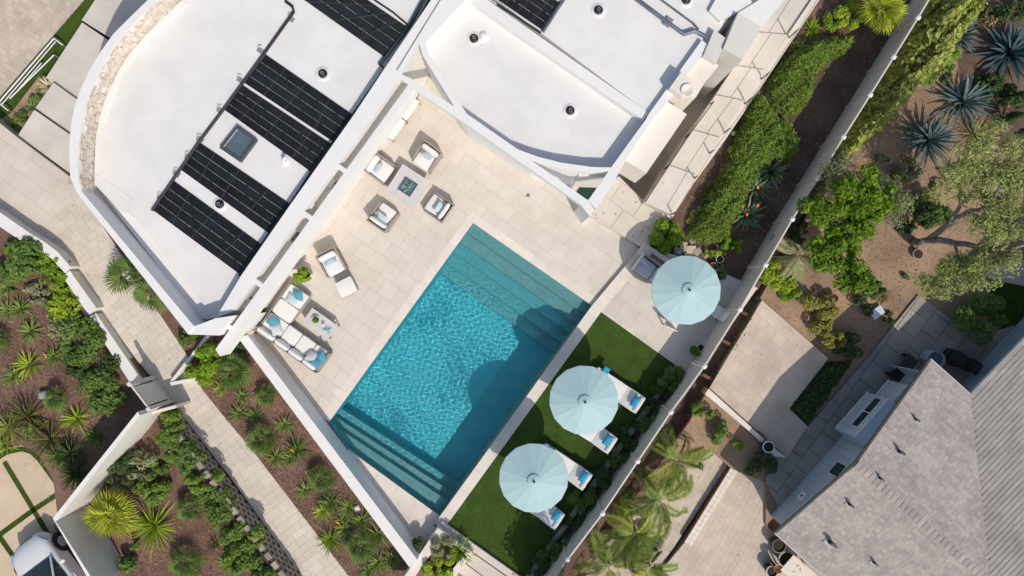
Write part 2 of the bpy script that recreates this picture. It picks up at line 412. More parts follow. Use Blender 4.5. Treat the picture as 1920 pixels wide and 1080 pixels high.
# water: a sheet with real small waves, refracting
def water():
    step = .017; pl = np.array([[p.x, p.y] for p in pw]); lo, hi = pl.min(0), pl.max(0)
    c, s_ = math.cos(A_U), math.sin(A_U)
    q = np.stack([pl[:, 0] * c + pl[:, 1] * s_, -pl[:, 0] * s_ + pl[:, 1] * c], 1); lo, hi = q.min(0), q.max(0)
    X = np.arange(lo[0] - step, hi[0] + step, step); Y = np.arange(lo[1] - step, hi[1] + step, step)
    gx, gy = np.meshgrid(X, Y); z = np.zeros_like(gx); rg = np.random.default_rng(11)
    for i in range(60):
        lam = rg.uniform(.10, .27); k = 2 * np.pi / lam; a = rg.uniform(0, 2 * np.pi)
        z += 0.00015 * lam / .18 * (lam / .18) ** .4 * np.sin(k * (gx * np.cos(a) + gy * np.sin(a)) + rg.uniform(0, 6.28))
    z *= .82 + .28 * np.sin(gx * 1.1 + gy * .7 + 1) * np.sin(gy * 1.3 - gx * .4 + 2)
    # calmer at the shallow end, where the photo's water is smooth
    un = (hi[0] - gx) / (hi[0] - lo[0]); z *= np.clip((un - .08) / .22, .25, 1)
    wx, wy = gx * c - gy * s_, gx * s_ + gy * c
    n, m = gx.shape; idx = np.arange(n * m).reshape(n, m)
    Fq = np.stack([idx[:-1, :-1], idx[:-1, 1:], idx[1:, 1:], idx[1:, :-1]], -1).reshape(-1, 4)
    V = np.stack([wx, wy, z - .11], -1).reshape(-1, 3)
    ins = inpoly(V[:, :2], pl); big = pl.mean(0) + (pl - pl.mean(0)) * 1.006; ins = inpoly(V[:, :2], big)
    Fq = Fq[ins[Fq].all(1)]; used = np.unique(Fq); mp = -np.ones(len(V), int); mp[used] = np.arange(len(used))
    me = npmesh('water', V[used], mp[Fq]); me.shade_smooth(); return me
wm = bpy.data.materials.new('pool_water'); wm.use_nodes = True; b = wm.node_tree.nodes['Principled BSDF']
b.inputs['Base Color'].default_value = (.66, .96, 1, 1); b.inputs['Roughness'].default_value = 0; b.inputs['IOR'].default_value = 1.333; b.inputs['Transmission Weight'].default_value = 1
wo = link('water', water(), None, wm, 'structure'); wo.cycles.is_caustics_caster = True
for o in pool.children:
    if o.name.startswith(('basin', 'step_edge', 'pool_step', 'waterline')): o.cycles.is_caustics_receiver = True

# raised side: coping strip, tiled pad, lawn
SIDE = [(1200, 466), (1216, 478), (1127, 585), (841, 980), (831, 994), (815, 982), (825, 968), (1110, 573)]
st = slab('raised_coping', SIDE, .146, -3, GROUT); tiles(st, W2(SIDE, .16), A_U, bond(.9, 5, 0), .16, COPE, thick=.013, gap=.006, name='coping_stone')
PADP = [(1216, 478), (1127, 585), (1266, 684), (1302, 708), (1420, 540), (1330, 500), (1225, 465)]
pd = slab('side_pad', PADP, .143, -3, GROUT); tiles(pd, W2(PADP, .155), A_U - math.pi / 2, bond(.68, .68, .5), .155, PAD, near='big', thick=.011)
LAWN = [(1127, 585), (1266, 684), (978, 1092), (1000, 1110), (830, 985), (841, 980)]
lawn = slab('lawn', LAWN, .15, -3, TURFB)
def turf(name, px, z, n, h=.022):
    p = sample_poly(W2(px, z), n); pos = np.column_stack([p, np.full(n, z)])
    nr = np.column_stack([RNG.normal(0, .45, n), RNG.normal(0, .45, n), np.ones(n)])
    V, Fq = scatter(pos, nr, RNG.uniform(.7, 1.4, n) * h, [(-.14, 0, 0), (.14, 0, 0), (0, .25, 1)], [(0, 1, 2)])
    return link(name, npmesh(name, V, Fq), None, BLADE, 'stuff')
turf('turf', LAWN, .15, 90000, .03)
KERB = [(1266, 684), (1274, 690), (986, 1098), (978, 1092)]
kb = slab('kerb', KERB, .17, -3, GROUT); tiles(kb, W2(KERB, .185), A_U, bond(.8, 3, 0), .185, CONCG, thick=.014, name='kerb_stone')
slab('fence_bed', [(1274, 690), (1302, 708), (1345, 650), (1120, 1000), (1040, 1110), (980, 1110)], .05, -3, DARKDIRT)

# side landing and walkway beside the house
LAND = [(1106, 405), (1173, 447), (1213, 470), (1260, 405), (1202, 372), (1160, 330), (1140, 350)]
ld = slab('side_landing', LAND, .165, -3, GROUT); tiles(ld, W2(LAND, .18), A_U - math.pi / 2, bond(1.05, .8, .4), .18, TILE, thick=.014, gap=.02)
WALK = [(1202, 383), (1248, 313), (1288, 253), (1343, 180), (1400, 100), (1470, -10), (1525, -10), (1420, 150), (1390, 195), (1350, 252), (1290, 335), (1250, 405)]
lv = [(0, 0.0, .13), (0, .19, .18), (1, .40, .23), (2, .6, .28), (3, .8, .33)]
wk = slab('side_walkway', WALK, .09, -3, CONC)
WL = [(1202, 383), (1470, -15)]; WR = [(1250, 405), (1528, -15)]
ts = [0, .17, .335, .50, .64, .80, 1.0]
for i in range(6):
    q = [lerp(WL[0], WL[1], ts[i]), lerp(WR[0], WR[1], ts[i]), lerp(WR[0], WR[1], ts[i + 1]), lerp(WL[0], WL[1], ts[i + 1])]
    G().prism(W2(q, .1), .0, .12 + .1 * (6 - i)).build('walkway_slab', TILE, wk)
CURB = [(1250, 405), (1290, 335), (1350, 252), (1390, 195), (1420, 150), (1528, -10), (1540, -6), (1432, 156), (1400, 203), (1360, 262), (1300, 345), (1258, 412)]
slab('walkway_curb', CURB, .32, -3, COPE)
slab('trench_floor', [(1140, 420), (1250, 420), (1500, 20), (1450, -20), (1320, 60), (1150, 330)], -.95, -3, TRENCH)
slab('planting_bed', [(1213, 470), (1258, 412), (1300, 345), (1400, 203), (1540, -10), (1740, -10), (1700, 60), (1420, 545), (1330, 505), (1225, 466)], -.06, -3, DARKDIRT)

# left of the house: steps, forecourt, path, beds
FORE = [(-20, 215), (33, 258), (130, 330), (320, 330), (470, 600), (378, 728), (415, 775), (480, 853), (665, 1090), (575, 1092), (435, 900), (335, 770), (60, 440), (-20, 385)]
fo = slab('forecourt', FORE, -.614, -3, GROUT)
FP1 = [(128, 345), (330, 335), (480, 620), (378, 728), (415, 775), (480, 853), (665, 1090), (575, 1092), (435, 900), (335, 770), (75, 450)]
tiles(fo, W2(FP1, -.6), math.atan2(-.8, .6) + math.pi / 2, bond(.4, .3, .5, wid=[.32, .42, .55], rows=[.28, .28, .38]), -.6, PATHP, thick=.013, gap=.006, name='paver', near='big')
FP2 = [(-20, 215), (33, 258), (128, 330), (128, 345), (75, 450), (60, 440), (-20, 385)]
tiles(fo, W2(FP2, -.6), A_U - math.pi / 2, bond(.62, .62, .5), -.6, PATHP, thick=.013, gap=.005, name='paver')
for q, z in (([(33, 255), (64, 206), (300, 370), (250, 410)], -.76), ([(66, 203), (100, 155), (330, 320), (300, 370)], -.92), ([(86, 146), (154, 42), (400, 210), (330, 325)], -1.08), ([(153, 38), (190, -18), (420, -18), (430, 210)], -1.24)):
    slab('entry_step', q, z, -3, CONC)
slab('entry_lawn', [(-15, 200), (172, -15), (192, -15), (153, 38), (150, 48), (70, 150), (20, 214), (-15, 240)], -1.30, -3, TURFB)
turf('entry_turf', [(-15, 200), (172, -15), (192, -15), (153, 38), (150, 48), (70, 150), (20, 214), (-15, 240)], -1.30, 16000, .03)
slab('entry_bed', [(-15, 235), (20, 212), (70, 148), (102, 156), (30, 258)], -1.28, -3, DIRT)
DRV = [(-20, -20), (174, -20), (-20, 204)]
dv = slab('driveway', DRV, -1.322, -3, GROUT); tiles(dv, W2(DRV, -1.31), A_U - math.pi / 2 + .05, bond(.3, .2, .5, wid=[.2, .3, .38], rows=[.2]), -1.31, PAVER, thick=.011, gap=.006, name='paver', near=P(120, 60).xy)
slab('garden_bed', [(-30, 400), (70, 450), (280, 720), (330, 765), (262, 790), (110, 985), (100, 900), (70, 850), (40, 835), (-30, 850)], -.35, -3, MULCH)
LOWB = [(320, 770), (322, 785), (436, 942), (548, 1108), (170, 1108), (100, 985), (262, 785)]
slab('lower_bed', LOWB, -.30, -3, MULCH)
STRIP = [(372, 712), (378, 728), (415, 775), (480, 853), (665, 1095), (790, 1095), (440, 615), (330, 560), (345, 655)]
slab('strip_bed', STRIP, -.52, -3, MULCH)
slab('house_bed', [(190, 420), (222, 470), (280, 560), (300, 590), (350, 665), (420, 640), (330, 540)], -.585, -3, MULCH)
# south-west drive with grass joints
slab('parking_court', [(-20, 840), (30, 828), (60, 832), (84, 850), (128, 922), (140, 960), (100, 985), (200, 1100), (-20, 1100)], -.415, -3, DRIVE)
def strip(pts, w):
    a = []; b = []
    for i, p in enumerate(pts):
        q0, q1 = pts[max(i - 1, 0)], pts[min(i + 1, len(pts) - 1)]; d = Vector((q1[0] - q0[0], q1[1] - q0[1])).normalized()
        a.append((p[0] - d.y * w / 2, p[1] + d.x * w / 2)); b.append((p[0] + d.y * w / 2, p[1] - d.x * w / 2))
    return a + b[::-1]
for s_ in ([(-10, 862), (12, 848), (40, 842), (58, 847), (74, 862), (122, 928)], [(8, 866), (63, 957), (112, 1040)], [(-5, 1006), (62, 957), (118, 920)], [(-3, 1004), (26, 1045), (50, 1085)]):
    q = strip(s_, 9); slab('grass_joint', q, -.40, -.5, TURFB); turf('grass_joint_blades', q, -.40, 2500, .028)

# ---------------------------------------------------------------- neighbour's ground
slab('neighbour_garden', [(1720, 30), (1760, -20), (1950, -20), (1950, 640), (1800, 620), (1436, 985), (1436, 905), (1373, 880), (1334, 846), (1262, 835), (1330, 730), (1425, 560), (1590, 265)], -.30, -3, DIRT)
slab('palm_bed', [(1262, 836), (1334, 846), (1180, 960), (1080, 1110), (1060, 1110), (1235, 872)], -.605, -3, DIRT)
slab('garden_shade_sheet', [(1780, 20), (1960, -20), (1960, 330), (1850, 260), (1800, 140)], -.29, -1, DARKDIRT)  # dark sheet over the dirt, painting in the tree shade of this corner
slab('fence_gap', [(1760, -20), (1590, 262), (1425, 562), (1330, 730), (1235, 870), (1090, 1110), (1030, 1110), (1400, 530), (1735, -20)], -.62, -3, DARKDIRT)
NP1 = [(1429, 563), (1553, 672), (1480, 766), (1515, 800), (1492, 832), (1476, 858), (1330, 728)]
n1 = slab('neighbour_patio', NP1, -.162, -3, GROUT); tiles(n1, W2(NP1, -.15), math.atan2(-107, 122) , bond(.36, .36, .5, wid=[.3, .45, .6], rows=[.3, .42]), -.15, NPAV, thick=.011, gap=.004, name='paver')
NP2 = [(1722, 553), (1785, 600), (1850, 628), (1900, 610), (1930, 660), (1840, 760), (1760, 700), (1480, 990), (1436, 905), (1440, 850), (1492, 832), (1515, 800), (1640, 655)]
n2 = slab('neighbour_walk', NP2, -.262, -3, DARKDIRT); tiles(n2, W2(NP2, -.22), A_U, bond(.82, .82, .5, rows=[.82, .82, .7]), -.22, CONCG, thick=.041, gap=.02, name='slab')
NP3 = [(1334, 846), (1365, 872), (1215, 1100), (1080, 1100), (1180, 960)]
n3 = slab('lower_patio', NP3, -.612, -3, GROUT); tiles(n3, W2(NP3, -.6), math.atan2(-155, -85), bond(.27, .2, .5, wid=[.2, .3], rows=[.2, .2]), -.6, NPAV, thick=.011, gap=.004, name='paver', near=P(1300, 960).xy)
NP4 = [(1373, 880), (1452, 905), (1440, 960), (1440, 990), (1560, 1100), (1215, 1100), (1290, 1010)]
n4 = slab('upper_patio', NP4, -.462, -3, GROUT); tiles(n4, W2(NP4, -.45), math.atan2(-155, -85), bond(.27, .2, .5, wid=[.2, .3], rows=[.2, .2]), -.45, NPAV, thick=.011, gap=.004, name='paver', near=P(1350, 1000).xy)
slab('neighbour_lawn', [(1870, 528), (1950, 540), (1950, 660), (1890, 625), (1840, 580)], -.26, -3, TURFB); turf('neighbour_turf', [(1870, 528), (1950, 540), (1950, 660), (1890, 625), (1840, 580)], -.26, 20000, .035)
NP5 = [(1835, 505), (1960, 480), (1960, 545), (1875, 527)]
n5 = slab('garden_step', NP5, -.272, -3, GROUT); tiles(n5, W2(NP5, -.24), .05, bond(3, .3, 0), -.24, NPAV, thick=.031, name='slab')

# bark chips on the beds
def chips(name, px, z, n, size=.05, mat=None):
    p = sample_poly(W2(px, z), n); pos = np.column_stack([p, z + RNG.uniform(0, .012, n)])
    nr = np.column_stack([RNG.normal(0, .5, n), RNG.normal(0, .5, n), np.ones(n)])
    V, Fq = scatter(pos, nr, RNG.uniform(.5, 1.4, n) * size, [(-.2, -.5, 0), (.2, -.5, 0.05), (.16, .5, 0), (-.2, .45, .08)], [(0, 1, 2, 3)], asp=RNG.uniform(.5, 1.6, n))
    return link(name, npmesh(name, V, Fq), None, mat or CHIP, 'stuff')
chips('bark_chips', [(-30, 400), (70, 450), (280, 720), (262, 790), (140, 945), (118, 900), (92, 850), (66, 826), (30, 818), (-30, 832)], -.345, 15000)
chips('bark_chips', LOWB, -.295, 10000); chips('bark_chips', STRIP, -.515, 10000)
LITTER = M('dry_leaf_litter', (.30, .19, .10), .9, var=.1, rnd=.5, col2=(.42, .32, .2))
chips('leaf_litter', [(1760, 0), (1950, 0), (1950, 640), (1800, 620), (1640, 655), (1553, 672), (1429, 563), (1600, 290)], -.295, 7000, .05, LITTER)
chips('leaf_litter', [(1258, 412), (1300, 345), (1400, 203), (1540, -10), (1740, -10), (1420, 545)], -.055, 2500, .045, LITTER)
chips('pale_litter', STRIP, -.51, 350, .05, M('pale_litter', (.5, .4, .28), .9, rnd=.3)); chips('pale_litter', LOWB, -.29, 250, .05, bpy.data.materials['pale_litter']); chips('pale_litter', [(0, 440), (70, 460), (270, 740), (110, 960), (0, 840)], -.34, 350, .05, bpy.data.materials['pale_litter'])

LEAFLIT = M('fallen_leaf', (.30, .20, .07), .9, rnd=.5, col2=(.18, .20, .06))
chips('fallen_leaves', FP1, -.588, 60, .04, LEAFLIT); chips('fallen_leaves', NP1, -.138, 45, .035, LEAFLIT); chips('fallen_leaves', NP3, -.588, 110, .045, LEAFLIT); chips('fallen_leaves', NP4, -.438, 45, .035, LEAFLIT); chips('fallen_leaves', NP2, -.205, 50, .045, LEAFLIT); chips('fallen_leaves', WALK, .76, 8, .05, LEAFLIT); chips('fallen_leaves', [(1000, 1010), (1010, 980), (1240, 700), (1262, 690), (985, 1085)], .175, 60, .05, LEAFLIT); chips('fallen_leaves', LAND, .192, 20, .045, LEAFLIT)
# ================================================================ the villa
ZP = 3.15
villa = thing('villa', 'white flat-roofed villa with curved parapet walls beside the pool terrace', 'house', P(700, 150, 0))
def vp(name, px, z, zb, mat, parent=None, **kw):
    return G().prism(W2(px, z), zb, z if not callable(z) else z).build(name, mat, parent or villa, **kw)
OUTER = [(300, -35), (277, 0), (243, 33), (213, 63), (188, 98), (167, 133), (151, 167), (140, 200), (133, 233), (130, 267), (130, 300), (132, 333), (143, 360)]
INNER = [(152, 357), (147, 333), (146, 300), (148, 267), (153, 233), (160, 200), (172, 167), (187, 133), (211, 93), (240, 57), (266, 28), (297, 0), (325, -35)]
vp('curved_parapet', OUTER + [(152, 357)] + INNER[1:], 3.45, -1.6, STUCCO)
vp('side_parapet', [(143, 360), (353, 627), (364, 612), (160, 367), (152, 357)], 3.447, -1.2, STUCCO)
vp('corner_parapet', [(353, 627), (410, 629), (436, 592), (404, 597), (364, 612)], 3.40, -1.2, STUCCO)
vp('roof_channel', [(330, -35), (297, 0), (240, 57), (187, 133), (160, 200), (148, 267), (147, 333), (152, 357), (160, 367), (364, 611), (420, 585), (240, 300), (400, -35)], 2.42, 2.2, STUCCOG)
# stone facing on the inside of the curved wall: thin split stones, each proud of the wall by a different amount
g = G(); inn = [P(x, y, 3.45) for x, y in INNER]
for i in range(len(inn) - 1):
    a, b = inn[i], inn[i + 1]; d = (b - a); L_ = d.length; d = d.normalized(); nrm = Vector((-d.y, d.x, 0)); nrm = nrm if nrm.dot(-a) > 0 else -nrm
    z = 2.42
    while z < 3.38:
        h = random.choice((.07, .1, .13)); u = -random.random() * .2
        while u < L_:
            w = random.uniform(.14, .34); u0 = max(u, 0); u1 = min(u + w - .012, L_)
            if u1 - u0 > .03:
                t = random.uniform(.015, .06) if random.random() > .12 else -.02
                g.box(a + d * ((u0 + u1) / 2) + nrm * (t / 2) + Vector((0, 0, z - a.z)), (u1 - u0, max(t, .004), min(h - .01, 3.43 - z)), math.atan2(d.y, d.x))
            u += w
        z += h
g.build('stone_facing', STONEW, villa, kind='stuff')
# the large left roof: stepped edge, slight fall towards the channel
vp('roof_ledge', [(176, 338), (222, 402), (372, 598), (404, 597), (404, 560), (251, 407), (226, 395), (180, 330)], 2.52, 2.3, STUCCO)
ROOFL = [(385, -35), (340, 0), (312, 24), (287, 50), (262, 76), (240, 103), (222, 130), (207, 157), (195, 190), (186, 222), (181, 250), (178, 283), (177, 315), (177, 345), (226, 396), (251, 406), (357, 541), (404, 598), (460, 530), (670, 225), (735, 130), (860, -35)]
vp('roof', ROOFL, 2.70, 2.25, ROOFW)
vp('roof_upstand', [(350, 8), (342, 0), (300, 40), (262, 78), (225, 128), (199, 185), (186, 226), (194, 228), (206, 190), (231, 133), (268, 84), (305, 46)], 2.74, 2.6, STUCCO)
# a lapped seam in the roof coating
a, b = P(178, 326, 2.7), P(249, 375, 2.7); m = (a + b) / 2; G().box((m.x, m.y, 2.698), ((b - a).length, .05, .012), math.atan2((b - a).y, (b - a).x)).build('roof_seam', ROOFW, villa)
# terrace front: parapet, wall below, its windows and the beam frame before it
PAR = [(404, 597), (452, 517), (545, 383), (663, 216), (720, 130), (832, -35), (905, -35), (797, 80), (785, 80), (747, 148), (670, 260), (620, 327), (540, 437), (473, 531), (438, 581)]
vp('terrace_wall', PAR, ZP, -.02, STUCCO)
def fac(px, py, z): return P(px, py, z)
U = (P(747, 148, ZP) - P(438, 581, ZP)).normalized(); V = Vector((-U.y, U.x, 0)); V = V if V.dot(Vector((1, -1, 0))) > 0 else -V     # V points out to the pool
YAW = math.atan2(U.y, U.x)
F0 = P(438, 581, ZP); F0.z = 0
for s_, w, z0, z1 in ((.75, .62, 1.3, 2.72), (3.05, .45, 1.9, 2.7), (4.05, .55, 1.7, 2.72)):
    c = F0 + U * s_
    w_ = G(); 
    for a, b in ((-w / 2, .05), (w / 2, .05)): w_.box(c + U * a + V * .02 + Vector((0, 0, z0)), (.05, .07, z1 - z0), YAW)
    w_.box(c + V * .02 + Vector((0, 0, z1)), (w + .05, .07, .05), YAW); w_.box(c + V * .02 + Vector((0, 0, z0 - .05)), (w + .05, .09, .05), YAW)
    wf = w_.build('window', WHITE, villa); G().box(c + V * .012 + Vector((0, 0, z0)), (w - .05, .02, z1 - z0), YAW).build('pane', GLASSD, wf)
# slatted vent box
c = F0 + U * 5.25; v_ = G().box(c + V * .05 + Vector((0, 0, 2.2)), (.35, .1, .5), YAW).build('vent_grille', CREAM, villa)
G().box(c + V * .105 + U * .07 + Vector((0, 0, 2.32)), (.12, .012, .2), YAW).build('louvre', DARKM, v_)
vp('terrace_beam', [(404, 655), (412, 668), (777, 165), (767, 157)], ZP, 2.28, STUCCO)
for a in ((622, 303), (560, 393), (474, 524), (412, 601)):
    p = P(*a, ZP); q = p + V * .60
    G().box((p + q) / 2 - Vector((0, 0, .5)) , (.16, (q - p).length - .002, .498), YAW).build('cross_beam', STUCCO, villa)
# beam along the sitting area and its corner post
vp('front_beam', [(747, 136), (741, 140), (788, 175), (856, 220), (1088, 383), (1106, 406), (1115, 393), (1103, 376), (998, 302), (960, 276), (881, 219), (770, 147)], ZP - .003, 2.78, STUCCO)
vp('corner_post', [(1090, 381), (1106, 405), (1117, 390), (1104, 372)], 2.77, 0, STUCCO)
# curved wing
vp('curved_wall', [(785, 78), (792, 103), (854, 204), (868, 218), (960, 279), (998, 302), (1055, 317), (1100, 322), (1143, 321), (1146, 314), (1109, 313), (1053, 305), (1009, 294), (971, 280), (875, 213), (865, 197), (805, 105), (797, 80)], ZP - .006, 0, STUCCO)
ROOF2 = [(780, 70), (860, 205), (965, 282), (1050, 312), (1145, 320), (1222, 215), (1187, 200), (900, -20), (830, -35)]
vp('roof', ROOF2, 2.60, 2.3, ROOFW)
vp('roof_divide', [(903, -8), (1217, 212), (1208, 224), (1187, 213), (866, -8)], 2.98, 2.4, STUCCO)
ROOF3 = [(905, -20), (1212, 209), (1218, 214), (1326, 85), (1420, -35), (950, -35)]
vp('roof', ROOF3, 2.94, 2.6, ROOFW)
vp('side_wall', [(1103, 376), (1146, 314), (1211, 224), (1217, 213), (1240, 181), (1316, 75), (1330, 86), (1252, 191), (1220, 230), (1175, 298), (1148, 347), (1117, 392)], ZP - .009, 2.72, STUCCO)
vp('wing_wall', [(1148, 312), (1211, 224), (1316, 76), (1396, -35), (1420, -35), (1330, 86), (1252, 191), (1175, 298)], 2.718, -1.7, STUCCO)
vp('wing_wall', [(1146, 316), (1109, 315), (1085, 320), (1085, 330), (1146, 332)], 2.55, 0, STUCCOG)
vp('green_door_mat', [(1081, 360), (1103, 377), (1131, 338), (1106, 328)], .05, 0, M('dark_green_glass', (.015, .05, .035), .25, var=.15))
# stepped blocks, cream slabs and chimney on the right side
vp('parapet_block', [(1384, 24), (1428, 52), (1392, 112), (1356, 91)], 3.32, -1.7, STUCCOG)
vp('parapet_block', [(1352, -20), (1400, -20), (1428, 50), (1384, 22), (1350, 40), (1330, 20)], 3.10, 2.5, STUCCO)
vp('parapet_block', [(1339, 56), (1362, 72), (1343, 118), (1319, 104)], 3.22, 2.5, STUCCOG)
vp('parapet_wall', [(1428, 52), (1500, -35), (1480, -35), (1384, 24), (1424, 52)], 3.16, -1.7, STUCCO)
vp('roof', [(1310, -35), (1480, -35), (1384, 24), (1300, -10)], 2.70, 2.4, ROOFW)
vp('cream_slab', [(1292, 127), (1317, 103), (1348, 123), (1320, 157)], 2.95, -1.7, CREAM)
vp('cream_slab', [(1252, 191), (1288, 214), (1212, 325), (1171, 300)], 2.62, .5, CREAM)
ch = vp('chimney', [(1256, 179), (1276, 150), (1290, 126), (1321, 156), (1305, 182)], 2.9, -1.7, CREAM)
cb = G(); p = P(1277, 160, 3.4)
cb.box((p.x, p.y, 2.88), (.62, .5, .62), YAW); cb.build('chimney_stack', CREAM, villa)
G().lathe([(.04, 0), (.15, .01), (.19, .04), (.2, .07), (.18, .065), (.04, .02)], (p.x + .16, p.y - .2, 3.50), 20).build('satellite_dish', CREAM, villa)

# roof vents: flashing, pipe, cap
def roof_vent(px, py, z, label):
    c = P(px, py, z); t = thing('roof_vent', label, 'vent', c, 0, 'dark round vents on the white roof')
    g = G(); g.lathe([(.27, 0), (.25, .012), (.19, .02), (.17, .03)], (0, 0, 0), 20); g.smooth = True; g.build('flashing', ROOFW, t, world=False)
    g = G(); g.lathe([(.15, .02), (.15, .06), (.135, .075), (.06, .085)], (0, 0, 0), 20, cap=False); g.lathe([(.06, .06), (.06, .14), (.045, .14), (.045, .06)], (0, 0, 0), 14); g.smooth = True; g.build('collar', DARKM, t, world=False)
    g = G(); g.lathe([(.052, .07), (.058, .16), (.05, .165), (.03, .13)], (0, 0, 0), 14, cap=False); g.build('pipe', GREYM, t, world=False)
roof_vent(606, 139, 2.7, 'dark round roof vent alone on the white square between two black solar mats')
roof_vent(413, 383, 2.7, 'dark round roof vent in the white gap between the two lowest solar mats')
roof_vent(889, 73, 2.6, 'dark round roof vent beside a small white cap on the curved wing roof')
roof_vent(1069, 208, 2.6, 'dark round roof vent alone at the lower part of the curved wing roof')
roof_vent(1122, 20, 2.94, 'dark round roof vent on the flat roof near the small solar mat')
roof_vent(1286, 1, 2.94, 'dark round roof vent cut by the photo edge beyond the roof pipes')
c = P(907, 69, 2.6); t = thing('roof_cap_vent', 'small white domed cap next to a dark vent on the curved roof', 'vent', c)
G().lathe([(.16, 0), (.15, .06), (.1, .11), (.03, .13)], (0, 0, 0), 16).build('dome', WHITE, t, world=False); G().lathe([(.2, 0), (.2, .02), (.14, .03)], (0, 0, 0), 16).build('collar', WHITE, t, world=False)
c = P(535, 303, 2.7); t = thing('vent_pipe', 'short white bent vent pipe standing below the upper solar mats', 'pipe', c)
G().tube([(0, 0, 0), (0, 0, .22), (.05, .05, .28), (.14, .1, .28)], .055, 10).build('elbow', WHITE, t, world=False); G().lathe([(.16, 0), (.15, .02), (.07, .04)], (0, 0, 0), 14).build('collar', WHITE, t, world=False)

# skylight
q = [P(x, y, 2.86) for x, y in ((444, 235), (481, 262), (450, 304), (411, 277))]; c = sum(q, Vector()) / 4
sk = thing('skylight', 'square skylight with dark frame between black solar mats on the white roof', 'skylight', (c.x, c.y, 2.7))
def ins(k): return [(c.x + (p.x - c.x) * k, c.y + (p.y - c.y) * k) for p in q]
G().prism(ins(1.0), 2.68, 2.86, holes=[ins(.80)[::-1]]).build('frame', M('dark_bronze_frame', (.075, .085, .10), .4, var=.1), sk)
g = G(); a, b = ins(.80), ins(.62)
for i in range(4): j = (i + 1) % 4; g.add([(*a[i], 2.85), (*a[j], 2.85), (*b[j], 2.0), (*b[i], 2.0)], [(0, 1, 2, 3)])
g.build('shaft', CREAM, sk)
gl = G().prism(ins(.81), 2.80, 2.815); gm = M('skylight_glass', (.22, .32, .38), .03, var=.1, spec=.7); gm.node_tree.nodes['Principled BSDF'].inputs['Transmission Weight'].default_value = .75
gl.build('pane', gm, sk)
G().prism(ins(.66), 1.98, 2.0).build('floor', M('dim_blue_floor', (.10, .20, .25), .5), sk)

# solar pool heating mats, each of four ribbed strips with pale seams and header pipes at both ends
MAT = M('black_solar_rubber', (.017, .018, .022), .5, var=.35, nscale=2.5, rnd=.25, fine=.3, fscale=30, spec=.45)
SEAM = M('pale_seam', (.235, .235, .24), .6, var=.5, nscale=9)
def solar(px, label, z=2.745, n=4):
    q = [P(x, y, z) for x, y in px]; c = sum(q, Vector()) / 4; t = thing('solar_mat', label, 'solar panel', (c.x, c.y, 2.7), 0, 'black solar heating mats on the villa roof')
    for i in range(n):
        t0, t1 = i / n + .004, (i + 1) / n - .006
        a, b = q[0].lerp(q[3], t0), q[1].lerp(q[2], t0); d, e = q[0].lerp(q[3], t1), q[1].lerp(q[2], t1)
        vs = []; fs = []; K = 9
        for k in range(K * 2 + 1):
            f = k / (K * 2); zz = .012 * (k % 2)
            vs += [a.lerp(d, f) + Vector((0, 0, zz)), b.lerp(e, f) + Vector((0, 0, zz))]
        for k in range(K * 2): fs.append((2 * k, 2 * k + 2, 2 * k + 3, 2 * k + 1))
        nn = len(vs); vs += [a - Vector((0, 0, .03)), b - Vector((0, 0, .03)), d - Vector((0, 0, .03)), e - Vector((0, 0, .03))]
        fs += [(0, 1, nn + 1, nn), (nn - 2, nn + 2, nn + 3, nn - 1)]
        G().add(vs, fs).build('collector_strip', MAT, t)
        if i:
            # seam: broken pale line where two strips meet
            g = G(); m0, m1 = q[0].lerp(q[3], i / n), q[1].lerp(q[2], i / n); L_ = (m1 - m0).length; u = .05
            while u < L_ - .1:
                w = random.uniform(.15, .7); w = min(w, L_ - u); p = m0.lerp(m1, (u + w / 2) / L_)
                g.box((p.x, p.y, z + .004), (w, random.uniform(.012, .02), .012), math.atan2(m1.y - m0.y, m1.x - m0.x)); u += w + random.choice((.02, .04, .1))
            g.build('seam', SEAM, t, kind='stuff')
    for f in (.2, .47, .76):
        p0, p1 = q[0].lerp(q[1], f + random.uniform(-.04, .04)), q[3].lerp(q[2], f + random.uniform(-.03, .03))
        m = (p0 + p1) / 2; G().box((m.x, m.y, z + .013), ((p1 - p0).length * .97, .018, .008), math.atan2(p1.y - p0.y, p1.x - p0.x)).build('strap', M('dark_strap', (.07, .07, .075), .6) if 'dark_strap' not in bpy.data.materials else bpy.data.materials['dark_strap'], t)
    for a, b in ((q[0], q[3]), (q[1], q[2])): G().tube([a + Vector((0, 0, .02)), b + Vector((0, 0, .02))], .04, 8).build('header_pipe', DARKM, t)
solar([(555, -22), (762, 50), (762, 50), (555, -22)] if False else [(545, -18), (722, 108), (763, 50), (690, 0)], 'black solar mat at the top edge of the photo, beside the pipe run')
solar([(498, 102), (663, 216), (626, 267), (457, 155)], 'black solar mat just below the roof square with the vent, upper of a touching pair')
solar([(454, 159), (623, 271), (582, 322), (419, 205)], 'black solar mat just above the skylight, lower of a touching pair')
solar([(374, 267), (545, 383), (504, 438), (338, 318)], 'black solar mat below the skylight, third from the bottom corner'.replace('third from the bottom corner', 'with the vent at its lower edge'))
solar([(324, 338), (492, 460), (451, 516), (286, 394)], 'black solar mat lowest on the roof, nearest the white corner parapet')
solar([(925, -6), (1015, 55), (1050, 5), (985, -40)], 'small black solar mat on the right-hand flat roof with silver pipes', z=2.985)
